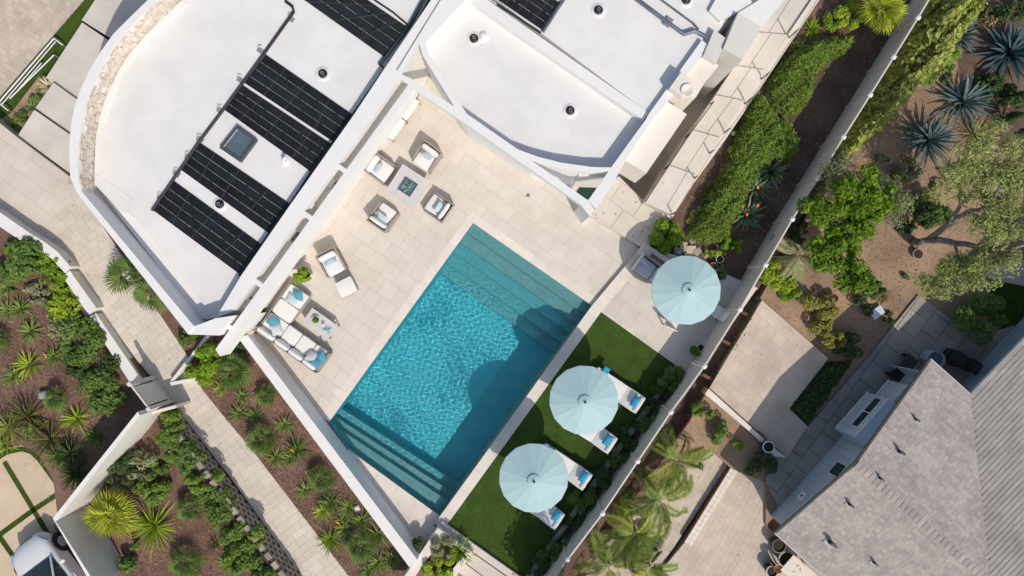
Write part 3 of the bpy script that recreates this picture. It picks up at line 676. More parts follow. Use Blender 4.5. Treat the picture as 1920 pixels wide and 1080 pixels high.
def pipe(pts, r, label, z=2.76, mat=None, name='roof_pipe', br=None, grp='pipes of the roof solar heating'):
    q = [P(x, y, z) for x, y in pts]; t = thing(name, label, 'pipe', q[0], 0, grp)
    G().tube(q, r, 8).build('pipe', mat or DARKM, t)
    for x, y in (br or []):
        p = P(x, y, z); g = G(); g.box((p.x, p.y, z - .08), (.16, .22, .05), YAW); g.tube([p + U * -.08 + V * -.06, p + U * .12 + V * -.17, p + U * .16 + V * -.06], .012, 5); g.build('bracket', GREYM, t)
pipe([(285, 395), (372, 268), (420, 204), (497, 98), (551, 22), (548, 12), (535, 2)], .05, 'long dark header pipe along the upper-left ends of the solar mats', br=[(300, 372), (330, 326), (352, 295), (374, 262), (412, 207), (450, 150), (488, 95), (545, 35)])
pipe([(449, 517), (492, 458), (545, 384), (583, 325), (664, 214), (722, 130), (712, 121), (722, 108), (768, 48), (800, -12)], .06, 'long dark header pipe along the parapet side of the solar mats', z=2.80)
pipe([(728, 118), (738, 108), (772, 60), (812, -12)], .045, 'thin second dark pipe beside the parapet near the photo top', z=2.9)
pipe([(744, 132), (835, -15)], .02, 'thin grey conduit running on the white parapet above the beam', z=3.17, mat=GREYM)
pipe([(690, -8), (738, 24), (766, 48)], .03, 'thin dark pipe crossing the roof above the top solar mat')
SILV = M('silver_blue_pipe', (.16, .19, .23), .35, var=.2, metal=.3)
pipe([(1180, -12), (1256, 45), (1283, 64), (1302, 58), (1325, 70)], .075, 'thick dark pipe with a kink crossing the right-hand flat roof', z=3.06, mat=SILV)
pipe([(1232, -6), (1300, 44), (1310, 55)], .035, 'thinner pipe beside the thick kinked pipe on the flat roof', z=3.02, mat=SILV)
pipe([(1018, 60), (1062, -8)], .05, 'silver pipe along the end of the small solar mat', z=3.02, mat=SILV)
pipe([(932, 8), (1014, 62)], .04, 'dark pipe along the lower edge of the small solar mat', z=3.02)
g = G(); p = P(1252, 42, 2.95)
g.box((p.x, p.y, 2.94), (.3, .24, .09), YAW); g.build('pipe_support', GREYM, None, label='small metal support block under the thick kinked roof pipe', cat='support')

# ================================================================ garden walls, gate, fences
def wall(name, label, px, z, zb, mat, cap=None, cat='wall', capw=None):
    t = thing(name, label, cat, P(px[0][0], px[0][1], zb))
    G().prism(W2(px, z), zb, z - (.05 if cap else 0)).build('wall_body', mat, t)
    if cap:
        q = W2(px, z); c = (sum(p.x for p in q) / len(q), sum(p.y for p in q) / len(q))
        G().prism(q, z - .049, z).build('coping', cap, t)
    return t
wall('pool_wall', 'long white wall between pool terrace and mulch strip', [(447, 634), (768, 1064), (783, 1050), (464, 628)], 1.1, -.6, STUCCO, CAPW)
wt = thing('retaining_wall', 'stepped retaining wall with white capstones along the path', 'wall', P(60, 450, -.6))
for q, z in (([(-15, 388), (64, 443), (52, 460), (-15, 415)], .0), ([(66, 443), (89, 458), (107, 472), (131, 499), (121, 511), (95, 483), (74, 470), (52, 457)], .03), ([(131, 508), (180, 577), (166, 590), (117, 518)], -.06), ([(180, 588), (266, 714), (248, 724), (166, 596)], -.18)):
    w2 = W2(q, z); G().prism(w2, -.7, z - .055).build('wall_section', STUCCOG, wt); cx = Vector((sum(p.x for p in w2) / len(w2), sum(p.y for p in w2) / len(w2)))
    G().prism([cx + (p - cx) * 1.012 for p in w2], z - .054, z).build('capstone', CAPW, wt)
gt = thing('garden_gate', 'grey solid garden gate panel at the end of the stepped wall', 'gate', P(290, 740, -.6))
a, b = P(243, 720, 1.1), P(279, 767, 1.1); d = (b - a).normalized(); ya = math.atan2(d.y, d.x); m = (a + b) / 2; L_ = (b - a).length
GG = M('grey_gate_paint', (.76, .745, .69), .6, var=.06)
G().box((m.x, m.y, -.58), (L_ - .3, .05, 1.6), ya).build('panel', GG, gt)
for p in (a, b): G().box((p.x, p.y, -.6), (.14, .14, 1.75), ya).build('post', STUCCOG, gt)
for z in (-.5, .95): G().box((m.x, m.y, z), (L_ - .15, .056, .14), ya).build('rail', STUCCOG, gt)
wall('boundary_wall', 'tall white boundary wall dividing the agave garden from the lower bed', [(258, 772), (262, 779), (104, 978), (99, 972)], 1.55, -.5, STUCCOG, CAPW)
wall('gate_wall', 'short white return wall between gate and perforated block wall', [(258, 777), (330, 760), (331, 765), (262, 783)], .55, -.6, STUCCOG, COPE)
wall('court_wall', 'grey wall with thin white coping beside the parked white car', [(99, 972), (106, 980), (182, 1100), (174, 1100)], 1.55, -.5, STUCCOG, CAPW)
wall('path_wall', 'thin white wall crossing from the path to the villa corner', [(318, 716), (322, 719), (392, 630), (387, 627)], -.30, -.6, STUCCO, CAPW)
wall('path_wall', 'low white wall stub at the edge of the path beside a bright green shrub', [(318, 717), (321, 723), (372, 713), (371, 707)], -.25, -.6, STUCCO, CAPW)
# open block wall: every block its own part
bw_ = thing('block_wall', 'perforated grey block wall below the path hedge', 'wall', P(440, 910, -.6))
a, b = P(338, 778, -.6), P(566, 1082, -.6); d = (b - a).normalized(); nn = Vector((-d.y, d.x, 0)); nn = nn if nn.dot(-a) > 0 else -nn; L_ = (b - a).length; ya = math.atan2(d.y, d.x)
me = None; z = -.6; row = 0
while z < .25:
    u = .05 + (.21 if row % 2 else 0)
    while u < L_ - .1:
        if me is None:
            gg = G().box((0, 0, 0), (.27, .2, .15)); me = bpy.data.meshes.new('brick'); me.from_pydata(gg.v, [], gg.f); me.materials.append(BRICKG)
        p = a + d * (u + .13) + nn * (-.06); o = link('brick', me, bw_); o.location = Vector((p.x, p.y, z)) - wpos(bw_); o.rotation_euler = (0, 0, ya + random.uniform(-.02, .02)); u += .42
    z += .165; row += 1
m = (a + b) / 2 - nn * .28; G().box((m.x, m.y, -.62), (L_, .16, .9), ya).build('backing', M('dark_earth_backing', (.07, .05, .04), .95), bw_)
g = G(); zz = -.6
for k in range(6):
    m = (a + b) / 2 - nn * .06; g = G().box((m.x, m.y, -.6 + .165 * k - .013), (L_, .16, .012), ya); g.build('mortar_course', BRICKG, bw_)

# vinyl boundary fence
POSTS = [(1765, -40), (1722, 33), (1676, 107), (1632, 178), (1582, 257), (1534, 335), (1486, 411), (1436, 497), (1388, 580), (1321, 687), (1258, 773), (1196, 865), (1130, 963), (1064, 1050), (1000, 1140)]
fe = thing('boundary_fence', 'long grey-white vinyl fence with capped posts between villa garden and neighbour', 'fence', P(1400, 560, 0))
ZF = 1.68
for i, p in enumerate(POSTS):
    q = P(*p, ZF); nx = POSTS[min(i + 1, len(POSTS) - 1)]; pv = POSTS[max(i - 1, 0)]
    d = (P(*nx, ZF) - P(*pv, ZF)).normalized(); ya = math.atan2(d.y, d.x)
    po = G().box((q.x, q.y, -.6), (.11, .11, ZF + .58), ya).build('post', VINYL, fe)
    g = G(); g.box((q.x, q.y, ZF - .02), (.15, .15, .035), ya); g.lathe([(.085, ZF + .015), (.06, ZF + .045), (.01, ZF + .06)], (q.x, q.y, 0), 10); g.build('post_cap', WHITE, po)
    if i < len(POSTS) - 1:
        q2 = P(*nx, ZF); d = (q2 - q); L_ = d.length; d = d.normalized(); ya = math.atan2(d.y, d.x); nb = max(1, round((L_ - .12) / .3)); w = (L_ - .14) / nb
        for k in range(nb):
            c = q + d * (.07 + (k + .5) * w); G().box((c.x, c.y, -.45), (w - .006, .028, ZF + .38), ya).build('board', VINYL, fe)
        m = (q + q2) / 2; G().box((m.x, m.y, ZF - .07), (L_ - .115, .055, .07), ya).build('top_rail', VINYL, fe); G().box((m.x, m.y, -.5), (L_ - .115, .06, .06), ya).build('bottom_rail', VINYL, fe)
# neighbour's timber retaining boards beyond the fence
rw = thing('timber_edging', 'weathered timber boards edging the neighbour patio along the fence', 'edging', P(1370, 640, -.6))
EDGE = [(1424, 566), (1400, 612), (1362, 676), (1330, 728), (1290, 792), (1262, 832)]
for i in range(len(EDGE) - 1):
    a, b = P(*EDGE[i], -.2), P(*EDGE[i + 1], -.2); d = b - a; ya = math.atan2(d.y, d.x); m = (a + b) / 2
    for k in range(3): G().box((m.x, m.y, -.62 + k * .15), (d.length - .02, .04, .142), ya).build('plank', WOOD, rw)
for x, y in ((1362, 642), (1328, 708), (1400, 590)):
    p = P(x, y, -.35); G().box((p.x, p.y, -.45), (.5, .12, .12), -.5).build('strut', WOOD, rw)

# low walls on the neighbour's patios
wall('patio_wall', 'low pale capped wall along the lower edge of the neighbour patio', [(1329, 729), (1322, 739), (1402, 806), (1440, 840), (1452, 856), (1474, 858), (1440, 830), (1400, 793)], .05, -.6, NPAV, COPE)
sw = thing('step_wall', 'low brick-capped wall with dark timber face on the lower patio', 'wall', P(1330, 950, -.6))
a, b = P(1374, 878, -.1), P(1287, 1018, -.1); d = (b - a); ya = math.atan2(d.y, d.x); L_ = d.length; d = d.normalized(); nr = Vector((-d.y, d.x, 0)); nr = nr if nr.x > 0 else -nr; m = (a + b) / 2
G().box((m.x + nr.x * .16, m.y + nr.y * .16, -.6), (L_, .30, .22), ya).build('wall_body', NPAV, sw); G().box((m.x, m.y, -.6), (L_, .035, .29), ya).build('timber_face', WOOD, sw)
k = 0
while k * .21 < L_ - .1:
    for w in (0, 1):
        p = a + d * (.1 + k * .21) + nr * (.09 + w * .15); G().box((p.x, p.y, -.378), (.2, .14, .06), ya).build('brick', COPE, sw)
    k += 1
# planter box and steps at the foot of the lawn
pb = thing('planter_box', 'square white raised planter at the foot of the lawn', 'planter', P(830, 1050, 0))
O_ = [(821, 990), (886, 1036), (866, 1066), (835, 1110), (735, 1110), (759, 1080), (779, 1050)]; I_ = [(833, 1008), (872, 1037), (850, 1066), (820, 1110), (760, 1110), (795, 1056)]
G().prism(W2(O_, .6), -.1, .6, holes=[W2(I_, .6)[::-1]]).build('wall_body', COPE, pb); G().prism(W2(I_, .5), -.1, .48).build('soil', MULCH, pb)
stp = thing('garden_steps', 'pale stone steps leading down beside the white planter', 'steps', P(930, 1060, 0))
for q, z in (([(824, 984), (829, 978), (990, 1092), (980, 1100), (886, 1034)], .30), ([(884, 1036), (975, 1100), (960, 1120), (872, 1054)], .10), ([(870, 1056), (958, 1120), (940, 1130), (858, 1072)], -.06)):
    G().prism(W2(q, z), -.5, z).build('step', PAD, stp)
# low wall round the pad's planting
wall('pad_wall', 'low tan wall edging the tiled pad behind the first umbrella', [(1204, 461), (1209, 455), (1252, 484), (1372, 596), (1366, 602), (1246, 491)], .42, 0, CREAM)
wall('seat_block', 'grey square stone block at the corner of the tiled pad', [(1196, 474), (1206, 460), (1224, 472), (1214, 487)], .5, 0.1, PAD)

# railings along the walkway and dark handrail
rl = thing('walkway_railing', 'thin dark cable railing along the stone walkway edge', 'railing', P(1300, 330, .1))
pts = [P(x, y, .35) for x, y in ((1256, 403), (1296, 337), (1326, 290), (1356, 250), (1397, 194), (1428, 148), (1480, 70), (1530, -8))]
for p in pts: G().box((p.x, p.y, .3), (.04, .04, .85), YAW).build('post', DARKM, rl)
for h in (1.14,): G().tube([Vector((p.x, p.y, h)) for p in pts], .012 if h < 1.2 else .02, 5).build('cable', GREYM, rl)
rl2 = thing('stair_railing', 'low dark railing along the trench side of the walkway', 'railing', P(1250, 310, .1))
pts = [P(x, y, .3) for x, y in ((1206, 380), (1248, 315), (1288, 255), (1330, 198))]
for p in pts: G().box((p.x, p.y, .1), (.04, .04, .75), YAW).build('post', DARKM, rl2)
G().tube([Vector((p.x, p.y, .85)) for p in pts], .018, 6).build('rail', DARKM, rl2)
# ================================================================ the neighbour's house
nh = thing('neighbour_house', 'grey shingle-roofed house with pale blue siding beside the neighbour garden', 'house', P(1750, 900, -.2))
SHING = M('grey_shingle', (.405, .355, .325), .9, var=.10, nscale=1.2, rnd=.13, fine=.18, fscale=55, bump=.25, bscale=60)
SHINGB = M('grey_tile_shingle', (.37, .335, .305), .9, var=.10, nscale=1.2, rnd=.10, fine=.15, fscale=55, bump=.2, bscale=60)
SIDING = M('pale_blue_siding', (.44, .54, .62), .6, var=.05, nscale=2, rnd=.04)
TRIM = M('white_trim', (.74, .76, .78), .5, var=.03)
ZE, ZR = 2.3, 2.95
A0, V0, C0 = P(1745, 673, ZE), P(1820, 740, ZE), P(1453, 1000, ZE); K0 = P(1604, 869, ZR)
vd = (V0 - A0).normalized(); up = Vector((-vd.y, vd.x, 0)); up = up if up.y < 0 else -up     # up = plan direction from eave to ridge
E1 = P(1975, 578, ZE); ud = (E1 - V0).normalized(); upB = Vector((ud.y, -ud.x, 0)); upB = upB if upB.y < 0 else -upB
run = (K0 - A0).dot(up); slope = (ZR - ZE) / run
val = (up + upB).normalized(); kf = run / val.dot(up); Vr = V0 + val * kf; Vr.z = ZR
lenA = 13.0
def onA(u, v, dz=0): return A0 + vd * u + up * v + Vector((0, 0, v * slope + dz))          # plane A, u along the eave
def shingle_plane(name, org, ax, upv, sl, umin, umax, rows, rh, tw, thick, mat, clip, parent, maxn=300, near=None, joint=.006, tip=.012):
    """courses of tabs; clip(u, v) says whether a tab is on the roof"""
    rs = random.Random(5); recs = []
    for r in range(rows):
        v = r * rh; u = umin - (tw * .5 if r % 2 else 0)
        while u < umax:
            w = tw * rs.uniform(.75, 1.25)
            lo, hi = clip(v + rh / 2); a_, b_ = max(u, lo), min(u + w, hi)
            if b_ - a_ > .02: recs.append((a_, v, b_ - a_))
            u += w
    if near is not None: recs.sort(key=lambda t: (org + ax * t[0] + upv * t[1] - near).length)
    off = wpos(parent); g = G(); bot = Vector((0, 0, -.006))
    def tab(u, v, w, th):
        a = org + ax * (u + joint / 2) + upv * v; b = a + ax * (w - joint); c = upv * (rh * 1.12) + Vector((0, 0, rh * 1.12 * sl))
        z0 = Vector((0, 0, v * sl)); a = a + z0; b = b + z0; t = Vector((0, 0, th)); e = Vector((0, 0, .001))
        return [a + t, b + t, b + c + e, a + c + e, a + bot, b + bot], [(0, 1, 2, 3), (4, 5, 1, 0), (4, 0, 3), (5, 2, 1)] if (b - a).cross(c).z > 0 else [(3, 2, 1, 0), (0, 1, 5, 4), (3, 0, 4), (1, 2, 5)]
    for i, (u, v, w) in enumerate(recs):
        vs, fs = tab(u, v, w, thick * rs.uniform(.8, 1.25))
        if i < maxn: G().add(vs, fs).build('shingle', mat, parent)
        else: g.add(vs, fs)
    if g.v: g.build('shingle', mat, parent, kind='stuff')
g = G()
F = 9.0
C1 = C0 + vd * 12; R1 = K0 + vd * 12
g.add([A0, V0, Vr, K0], [(0, 1, 2, 3)]); Bf = V0 + ud * 8; Bt = Bf + upB * 12 + Vector((0, 0, 12 * slope)); Bb = V0 + val * (12 / val.dot(upB)); Bb.z = ZE + 12 * slope
g.add([V0, Bf, Bt, Bb], [(0, 1, 2, 3)]); g.add([K0, R1, C1, C0], [(0, 1, 2, 3)])
roof = g.build('roof', SHING, nh)
TH = Vector((0, 0, .012))
vv = val.dot(vd) / val.dot(up)
uV = (V0 - A0).dot(vd)
rk = (K0 - A0); 
def rake(v): return (K0 - A0).dot(vd) * v / run
shingle_plane('shingle', A0 + TH, vd, up, slope, -.5, 9, int(run / .115), .115, .19, .012, SHING, lambda v: (rake(v) + .02, uV + v * vv), roof, 300, P(1700, 760, 3) )
cd = -up; runC = (C0 - K0).dot(up); sC = (ZR - ZE) / runC
def rakeC(v): return (K0 - C0).dot(vd) * v / runC
shingle_plane('shingle', C0 + TH, vd, -up, sC, -.5, 9, int(runC / .115), .115, .19, .012, SHING, lambda v: (rakeC(v) + .02, 99), roof, 0)
uB = val.dot(ud) / val.dot(upB)
shingle_plane('shingle', V0 + TH, ud, upB, slope, -12, 6, int(11.5 / .15), .15, .34, .016, SHINGB, lambda v: (uB * v, 99), roof, 0, joint=.012)
# ridge caps
k = 0
while k < 34:
    c = K0 + vd * (.12 + k * .2); G().rbox(c + Vector((0, 0, .02)), (.192, .28, .035), math.atan2(vd.y, vd.x), r=.02, n=2).build('ridge_cap', SHING, roof); k += 1
# metal edges
for a, b in ((A0, V0), (V0, V0 + ud * 6), (C0, C1)):
    m = (a + b) / 2; dd = b - a; G().box((m.x, m.y, ZE - .09), (dd.length, .035, .11), math.atan2(dd.y, dd.x)).build('gutter', TRIM, nh)
g = G()
for a, b in ((A0, K0), (K0, C0)):
    n_ = Vector((-(b - a).y, (b - a).x, 0)).normalized() * .03
    g.add([a + n_, b + n_, b - n_, a - n_] + [p - Vector((0, 0, .1)) for p in (a + n_, b + n_, b - n_, a - n_)], [(0, 1, 2, 3), (7, 6, 5, 4), (0, 4, 5, 1), (1, 5, 6, 2), (2, 6, 7, 3), (3, 7, 4, 0)])
g.build('rake_board', M('dark_rake_board', (.10, .095, .09), .7), nh)
# gable wall of upright boards, set back under the rake
rd = (C0 - A0); rd.z = 0; rl_ = rd.length; rd = rd.normalized(); inw = Vector((rd.y, -rd.x, 0)); inw = inw if inw.x > 0 else -inw
nb = 26
for i in range(nb):
    w = (rl_ - .7) / nb; s_ = .35 + (i + .5) * w; p = A0 + rd * s_ + inw * .80
    v = min(s_ / rl_, 1); tK = (K0 - A0).dot(rd) / rl_; zt = ZE + (ZR - ZE) * (v / tK if v < tK else (1 - v) / (1 - tK)) - .12
    G().box((p.x, p.y, -.3), (w - .01, .03, zt + .3), math.atan2(rd.y, rd.x)).build('board', SIDING, nh)
pm = A0 + rd * (rl_ / 2) + inw * .84; G().box((pm.x, pm.y, -.3), (rl_ - .7, .05, 2.45), math.atan2(rd.y, rd.x)).build('wall', SIDING, nh)
# wing wall of level planks
for i in range(13):
    p = V0 + ud * 3.2 - upB * .0 - Vector((-upB.x, -upB.y, 0)) * .95; G().box((p.x, p.y, -.3 + i * .185), (6.6, .03 , .178), math.atan2(ud.y, ud.x), 0).build('plank', SIDING, nh)
p = A0 + vd * (uV / 2 + .2) + up * .36; G().box((p.x, p.y, -.3), (uV - .3, .05, 2.4), math.atan2(vd.y, vd.x)).build('wall', SIDING, nh)
# bay box with a window and sloped top
def bay(e0, e1, z0, z1, depth, nm='bay_window', win=None, zs=2.15):
    a, b = P(*e0, z0), P(*e1, z0); d = (b - a); L_ = d.length; d = d.normalized(); n_ = Vector((d.y, -d.x, 0)); n_ = n_ if n_.x > 0 else -n_; ya = math.atan2(d.y, d.x)
    g = G(); q = [a, b, b + n_ * depth, a + n_ * depth]
    vs = [Vector((p.x, p.y, z0)) for p in q] + [Vector((p.x, p.y, z1)) for p in q[:2]] + [Vector((p.x, p.y, zs)) for p in q[2:]]
    g.add(vs, [(0, 1, 5, 4), (1, 2, 6, 5), (4, 5, 6, 7), (3, 0, 4, 7), (3, 2, 1, 0)]); o = g.build(nm, SIDING, nh)
    nbd = 6
    for k in range(nbd):
        c = a + d * ((k + .5) * L_ / nbd) - n_ * .008; G().box((c.x, c.y, z0 + .05), (L_ / nbd - .012, .016, (z1 - z0) - .12), ya).build('board', SIDING, o)
    m = (a + b) / 2
    for zz in (z0, z1 - .05): G().box((m.x - n_.x * .02, m.y - n_.y * .02, zz), (L_ + .04, .06, .05), ya).build('trim', TRIM, o)
    if win:
        f0, f1, za, zb = win; c = a + d * L_ * (f0 + f1) / 2 - n_ * .03; w = L_ * (f1 - f0)
        G().box((c.x, c.y, za), (w, .03, zb - za), ya).build('pane', GLASSD, o)
        for zz in (za - .04, zb): G().box((c.x - n_.x * .01, c.y - n_.y * .01, zz), (w + .08, .05, .04), ya).build('sill', TRIM, o)
        G().box((c.x - n_.x * .014, c.y - n_.y * .014, za), (.03, .03, zb - za), ya).build('mullion', TRIM, o)
bay((1567, 804), (1627, 736), .30, 1.80, .62, win=(.22, .92, 1.05, 1.5))
bay((1642, 742), (1666, 714), .5, 1.75, .5, zs=2.0)
def wallpt(px, py, z):
    """a point on the gable wall seen at that pixel: slide along the viewing line onto the wall plane"""
    n_ = inw; d0 = (A0 + inw * .78).dot(n_); k = d0 / ((px - 960) / FP * n_.x + (540 - py) / FP * n_.y); p = Vector(((px - 960) / FP * k, (540 - py) / FP * k, HC - k)); return p
p = wallpt(1571, 881, 0); ya = math.atan2(rd.y, rd.x)
wn = G().box((p.x, p.y, p.z - .35), (.58, .05, .7), ya).build('window', TRIM, nh); G().box((p.x - inw.x * .03, p.y - inw.y * .03, p.z - .3), (.5, .02, .6), ya).build('pane', GLASSD, wn)
p = wallpt(1507, 933, 0); mb = G().box((p.x - inw.x * .05, p.y - inw.y * .05, p.z - .2), (.34, .12, .4), ya).build('meter_box', TRIM, nh); G().box((p.x - inw.x * .12, p.y - inw.y * .12, p.z - .03), (.07, .03, .09), ya).build('latch', DARKM, mb)
# roof vents: flashing plate, pipe
def onroof(px, py):
    for org, upv, sl in ((A0, up, slope), (C0, -up, sC)):
        z = 2.6
        for _ in range(6):
            q = P(px, py, z); v = (q - org).dot(upv); z = ZE + v * sl + .02
        if v <= run + .05: return q
    return q
for px, py, s_, lb in ((1716, 786, .9, 'dark pipe vent on the shingle roof highest up, nearest the inside roof corner'), (1685, 846, 1.25, 'broad hooded vent on the shingle roof, second from the inside corner'), (1649, 896, .95, 'dark pipe vent on the shingle roof just above the ridge'), (1592, 945, 1.1, 'dark pipe vent with square flashing just below the ridge'), (1556, 1016, 1.6, 'large square vent with dark hood on the lower roof slope'), (1638, 1054, 1.0, 'dark pipe vent lowest on the shingle roof by the photo bottom')):
    c = onroof(px, py); t = thing('roof_vent', lb, 'vent', c, 0, 'vents on the grey shingle roof')
    G().box((0, 0, 0), (.2 * s_, .22 * s_, .012), ya).build('flashing', GREYM, t, world=False)
    g = G(); g.lathe([(.05 * s_, .0), (.045 * s_, .17 * s_)], (0, 0, 0), 10); g.rbox((.0, 0, .2 * s_), (.07 * s_, .16 * s_, .06), ya, r=.02, n=2); g.build('pipe', DARKM, t, world=False)
# ================================================================ furniture and other loose things
CUSH = M('white_cushion', (.80, .775, .75), .9, var=.03, nscale=6, bump=.12, bscale=140)
TAUPE = M('taupe_weave', (.36, .31, .265), .8, var=.12, nscale=20, bump=.3, bscale=160)
FRAMED = M('charcoal_frame', (.06, .058, .06), .5, var=.1)
PILB = M('pale_blue_pillow', (.50, .60, .66), .9, var=.1, nscale=18, bump=.15, bscale=120)
PILT = M('teal_pillow', (.10, .32, .42), .9, var=.12, nscale=14, bump=.15, bscale=120)
PILG = M('grey_pillow', (.58, .60, .64), .9, var=.06, nscale=14, bump=.15, bscale=120)
PILA = M('aqua_pillow', (.04, .36, .54), .85, var=.12, nscale=10, bump=.15, bscale=120)
STTOP = M('pale_stone_top', (.60, .575, .575), .6, var=.08, nscale=3, fine=.05)
AQUA = M('aqua_canvas', (.48, .655, .675), .9, var=.03, nscale=3, bump=.05, bscale=200, trans=.12, rnd=.03)
AQEDGE = M('pale_canvas_edge', (.64, .76, .77), .9, trans=.1)
POTW = M('white_glazed_pot', (.78, .77, .75), .4, var=.04)
TERRA = M('terracotta', (.55, .22, .10), .8, var=.15, nscale=6)
POTBK = M('black_pot', (.035, .036, .04), .5, var=.2)
BLUEP = M('blue_glaze', (.14, .30, .40), .35, var=.15)
SOILM = M('potting_soil', (.05, .035, .025), .95, var=.3, nscale=20)
TEALG = M('teal_glass', (.08, .42, .48), .1, var=.2, nscale=30, rnd=.3)
def rotm(y, p=0, r=0): return Matrix.Rotation(y, 3, 'Z') @ Matrix.Rotation(p, 3, 'Y') @ Matrix.Rotation(r, 3, 'X')
def yaw_px(dx, dy): return math.atan2(-dy, dx)

def pillow(label, p, yaw, mat, size=(.46, .46, .17), tilt=0.0, roll=0.0, group=None, name='throw_pillow'):
    t = thing(name, label, 'pillow', p, yaw, group)
    G().rbox((0, 0, 0), size, 0, r=size[2] * .48, n=6, puff=.02, rot=rotm(0, tilt, roll), pinch=.55).build('cover', mat, t, world=False)
    g = G(); m = rotm(0, tilt, roll); a, b = size[0] * .46, size[1] * .46
    g.tube([m @ Vector(v) for v in ((-a, -b, 0), (0, -b * .94, 0), (a, -b, 0), (a * .94, 0, 0), (a, b, 0), (0, b * .94, 0), (-a, b, 0), (-a * .94, 0, 0), (-a, -b, 0))], .008, 5, caps=False); g.build('piping', mat, t, world=False)
    return t

# ---- umbrellas
def umbrella(px, py, zg, label):
    c = P(px, py, 2.17); t = thing('patio_umbrella', label, 'umbrella', (c.x, c.y, zg), R(8), 'round aqua umbrellas by the pool')
    N = 16; ze, za, r0, r1 = 1.86, 2.24, .10, 1.20
    def zr(f): return za - (za - ze) * (f ** .93)
    for k in range(N):
        a0, a1 = 2 * math.pi * k / N, 2 * math.pi * (k + 1) / N; vs = []; fs = []
        S_ = 6
        for i in range(S_ + 1):
            f = i / S_; r = r0 + (r1 - r0) * f
            for j in range(4):
                s_ = j / 3; a = a0 + (a1 - a0) * s_; sag = math.sin(math.pi * s_); rr = r * (math.cos(math.pi / N) / math.cos((a - (a0 + a1) / 2))) * (1 + .004 * sag * f)
                vs.append((rr * math.cos(a), rr * math.sin(a), zr(f) - .010 * sag * f))
        for i in range(S_):
            for j in range(3): q = i * 4 + j; fs.append((q, q + 4, q + 5, q + 1))
        g = G(); g.add(vs, fs); g.smooth = True; o = g.build('canopy_panel', AQUA, t, world=False)
        e = G(); b = S_ * 4; ev = [Vector(v) for v in vs[b:b + 4]]; dn = [v + Vector((v.x * .004, v.y * .004, -.055)) for v in ev]
        e.add(ev + dn, [(j, j + 1, j + 5, j + 4) for j in range(3)]); e.build('edge_band', AQEDGE, o, world=False)
        g = G(); g.tube([(r0 * math.cos(a0), r0 * math.sin(a0), za - .02), (r1 * .99 * math.cos(a0), r1 * .99 * math.sin(a0), ze - .02)], .009, 4); g.build('rib', WHITE, t, world=False)
    g = G(); vs = [(0, 0, za + .06)]; n = 32
    for k in range(n): a = 2 * math.pi * k / n; r = .24 if k % 2 == 0 else .215; vs.append((r * math.cos(a), r * math.sin(a), za - .02 + .01 * (k % 2)))
    g.add(vs, [(0, k + 1, (k + 1) % n + 1) for k in range(n)]); g.build('vent_cap', AQUA, t, world=False)
    g = G()
    for k in (1, 2, 3, 4, 6, 7, 9): a = 2 * math.pi * (k + 1) / N + .1; g.box((.232 * math.cos(a), .232 * math.sin(a), za - .028), (.03, .012, .01), a + 1.57)
    g.build('vent_tie', FRAMED, t, world=False, kind='stuff')
    G().lathe([(.035, za + .05), (.045, za + .075), (.04, za + .10), (.015, za + .115)], (0, 0, 0), 12).build('finial', FRAMED, t, world=False)
    G().tube([(0, 0, 0), (0, 0, za + .05)], .022, 10).build('pole', WHITE, t, world=False)
    G().lathe([(.26, 0), (.26, .05), (.23, .07), (.05, .08), (.04, .25)], (0, 0, 0), 20).build('base', FRAMED, t, world=False)
umbrella(1289, 544, .155, 'aqua umbrella over the tiled pad, the one nearest the green hedge')
umbrella(1096, 752, .155, 'aqua umbrella in the middle, over the lawn loungers nearest the tiled pad')
umbrella(1001, 899, .155, 'aqua umbrella lowest on the lawn, nearest the white planter box')

# ---- loungers: x from foot (pool side) to head
def lounger(px, py, label, foot=None):
    c = P(px, py, .52); t = thing('sun_lounger', label, 'sun lounger', (c.x, c.y, .155), yaw_px(90, 59), 'white padded sun loungers on the lawn')
    L_, w = 2.06, .74
    g = G(); g.box((0, w / 2 - .02, .12), (L_, .04, .12)); g.box((0, -w / 2 + .02, .12), (L_, .04, .12)); g.box((-L_ / 2 + .02, 0, .12), (.04, w - .08, .12)); g.box((L_ / 2 - .02, 0, .12), (.04, w - .08, .12)); g.box((0, 0, .15), (L_ - .08, w - .08, .03)); g.build('frame', FRAMED, t, world=False)
    for x in (-.9, .9):
        for y in (-.33, .33): G().box((x, y, 0), (.05, .05, .12)).build('leg', FRAMED, t, world=False)
    G().rbox((-.36, 0, .315), (1.33, w - .03, .15), 0, r=.05, n=5, puff=.012).build('seat_cushion', CUSH, t, world=False)
    G().rbox((.66, 0, .42), (.80, w - .03, .14), 0, r=.05, n=5, puff=.012, rot=rotm(0, -R(20))).build('back_cushion', CUSH, t, world=False)
    G().box((.68, 0, .30), (.76, w - .12, .03), 0, -R(20)).build('back_frame', FRAMED, t, world=False)
    G().rbox((.92, 0, .60), (.15, w * .82, .1), 0, r=.045, n=4, rot=rotm(0, -R(20))).build('head_roll', CUSH, t, world=False)
    return t
def on_l(px, py, z): return P(px, py, z)
LG = [(1156, 731, 'white sun lounger under the middle umbrella, nearest the tiled pad'), (1104, 806, 'white sun lounger under the middle umbrella, mostly hidden, its head end below the canopy'), (1057, 874, 'white sun lounger under the lowest umbrella, its whole long side in view'), (1006, 948, 'white sun lounger lowest on the lawn, only its head end in view')]
for x, y, lb in LG: lounger(x, y, lb)
LY = yaw_px(90, 59)
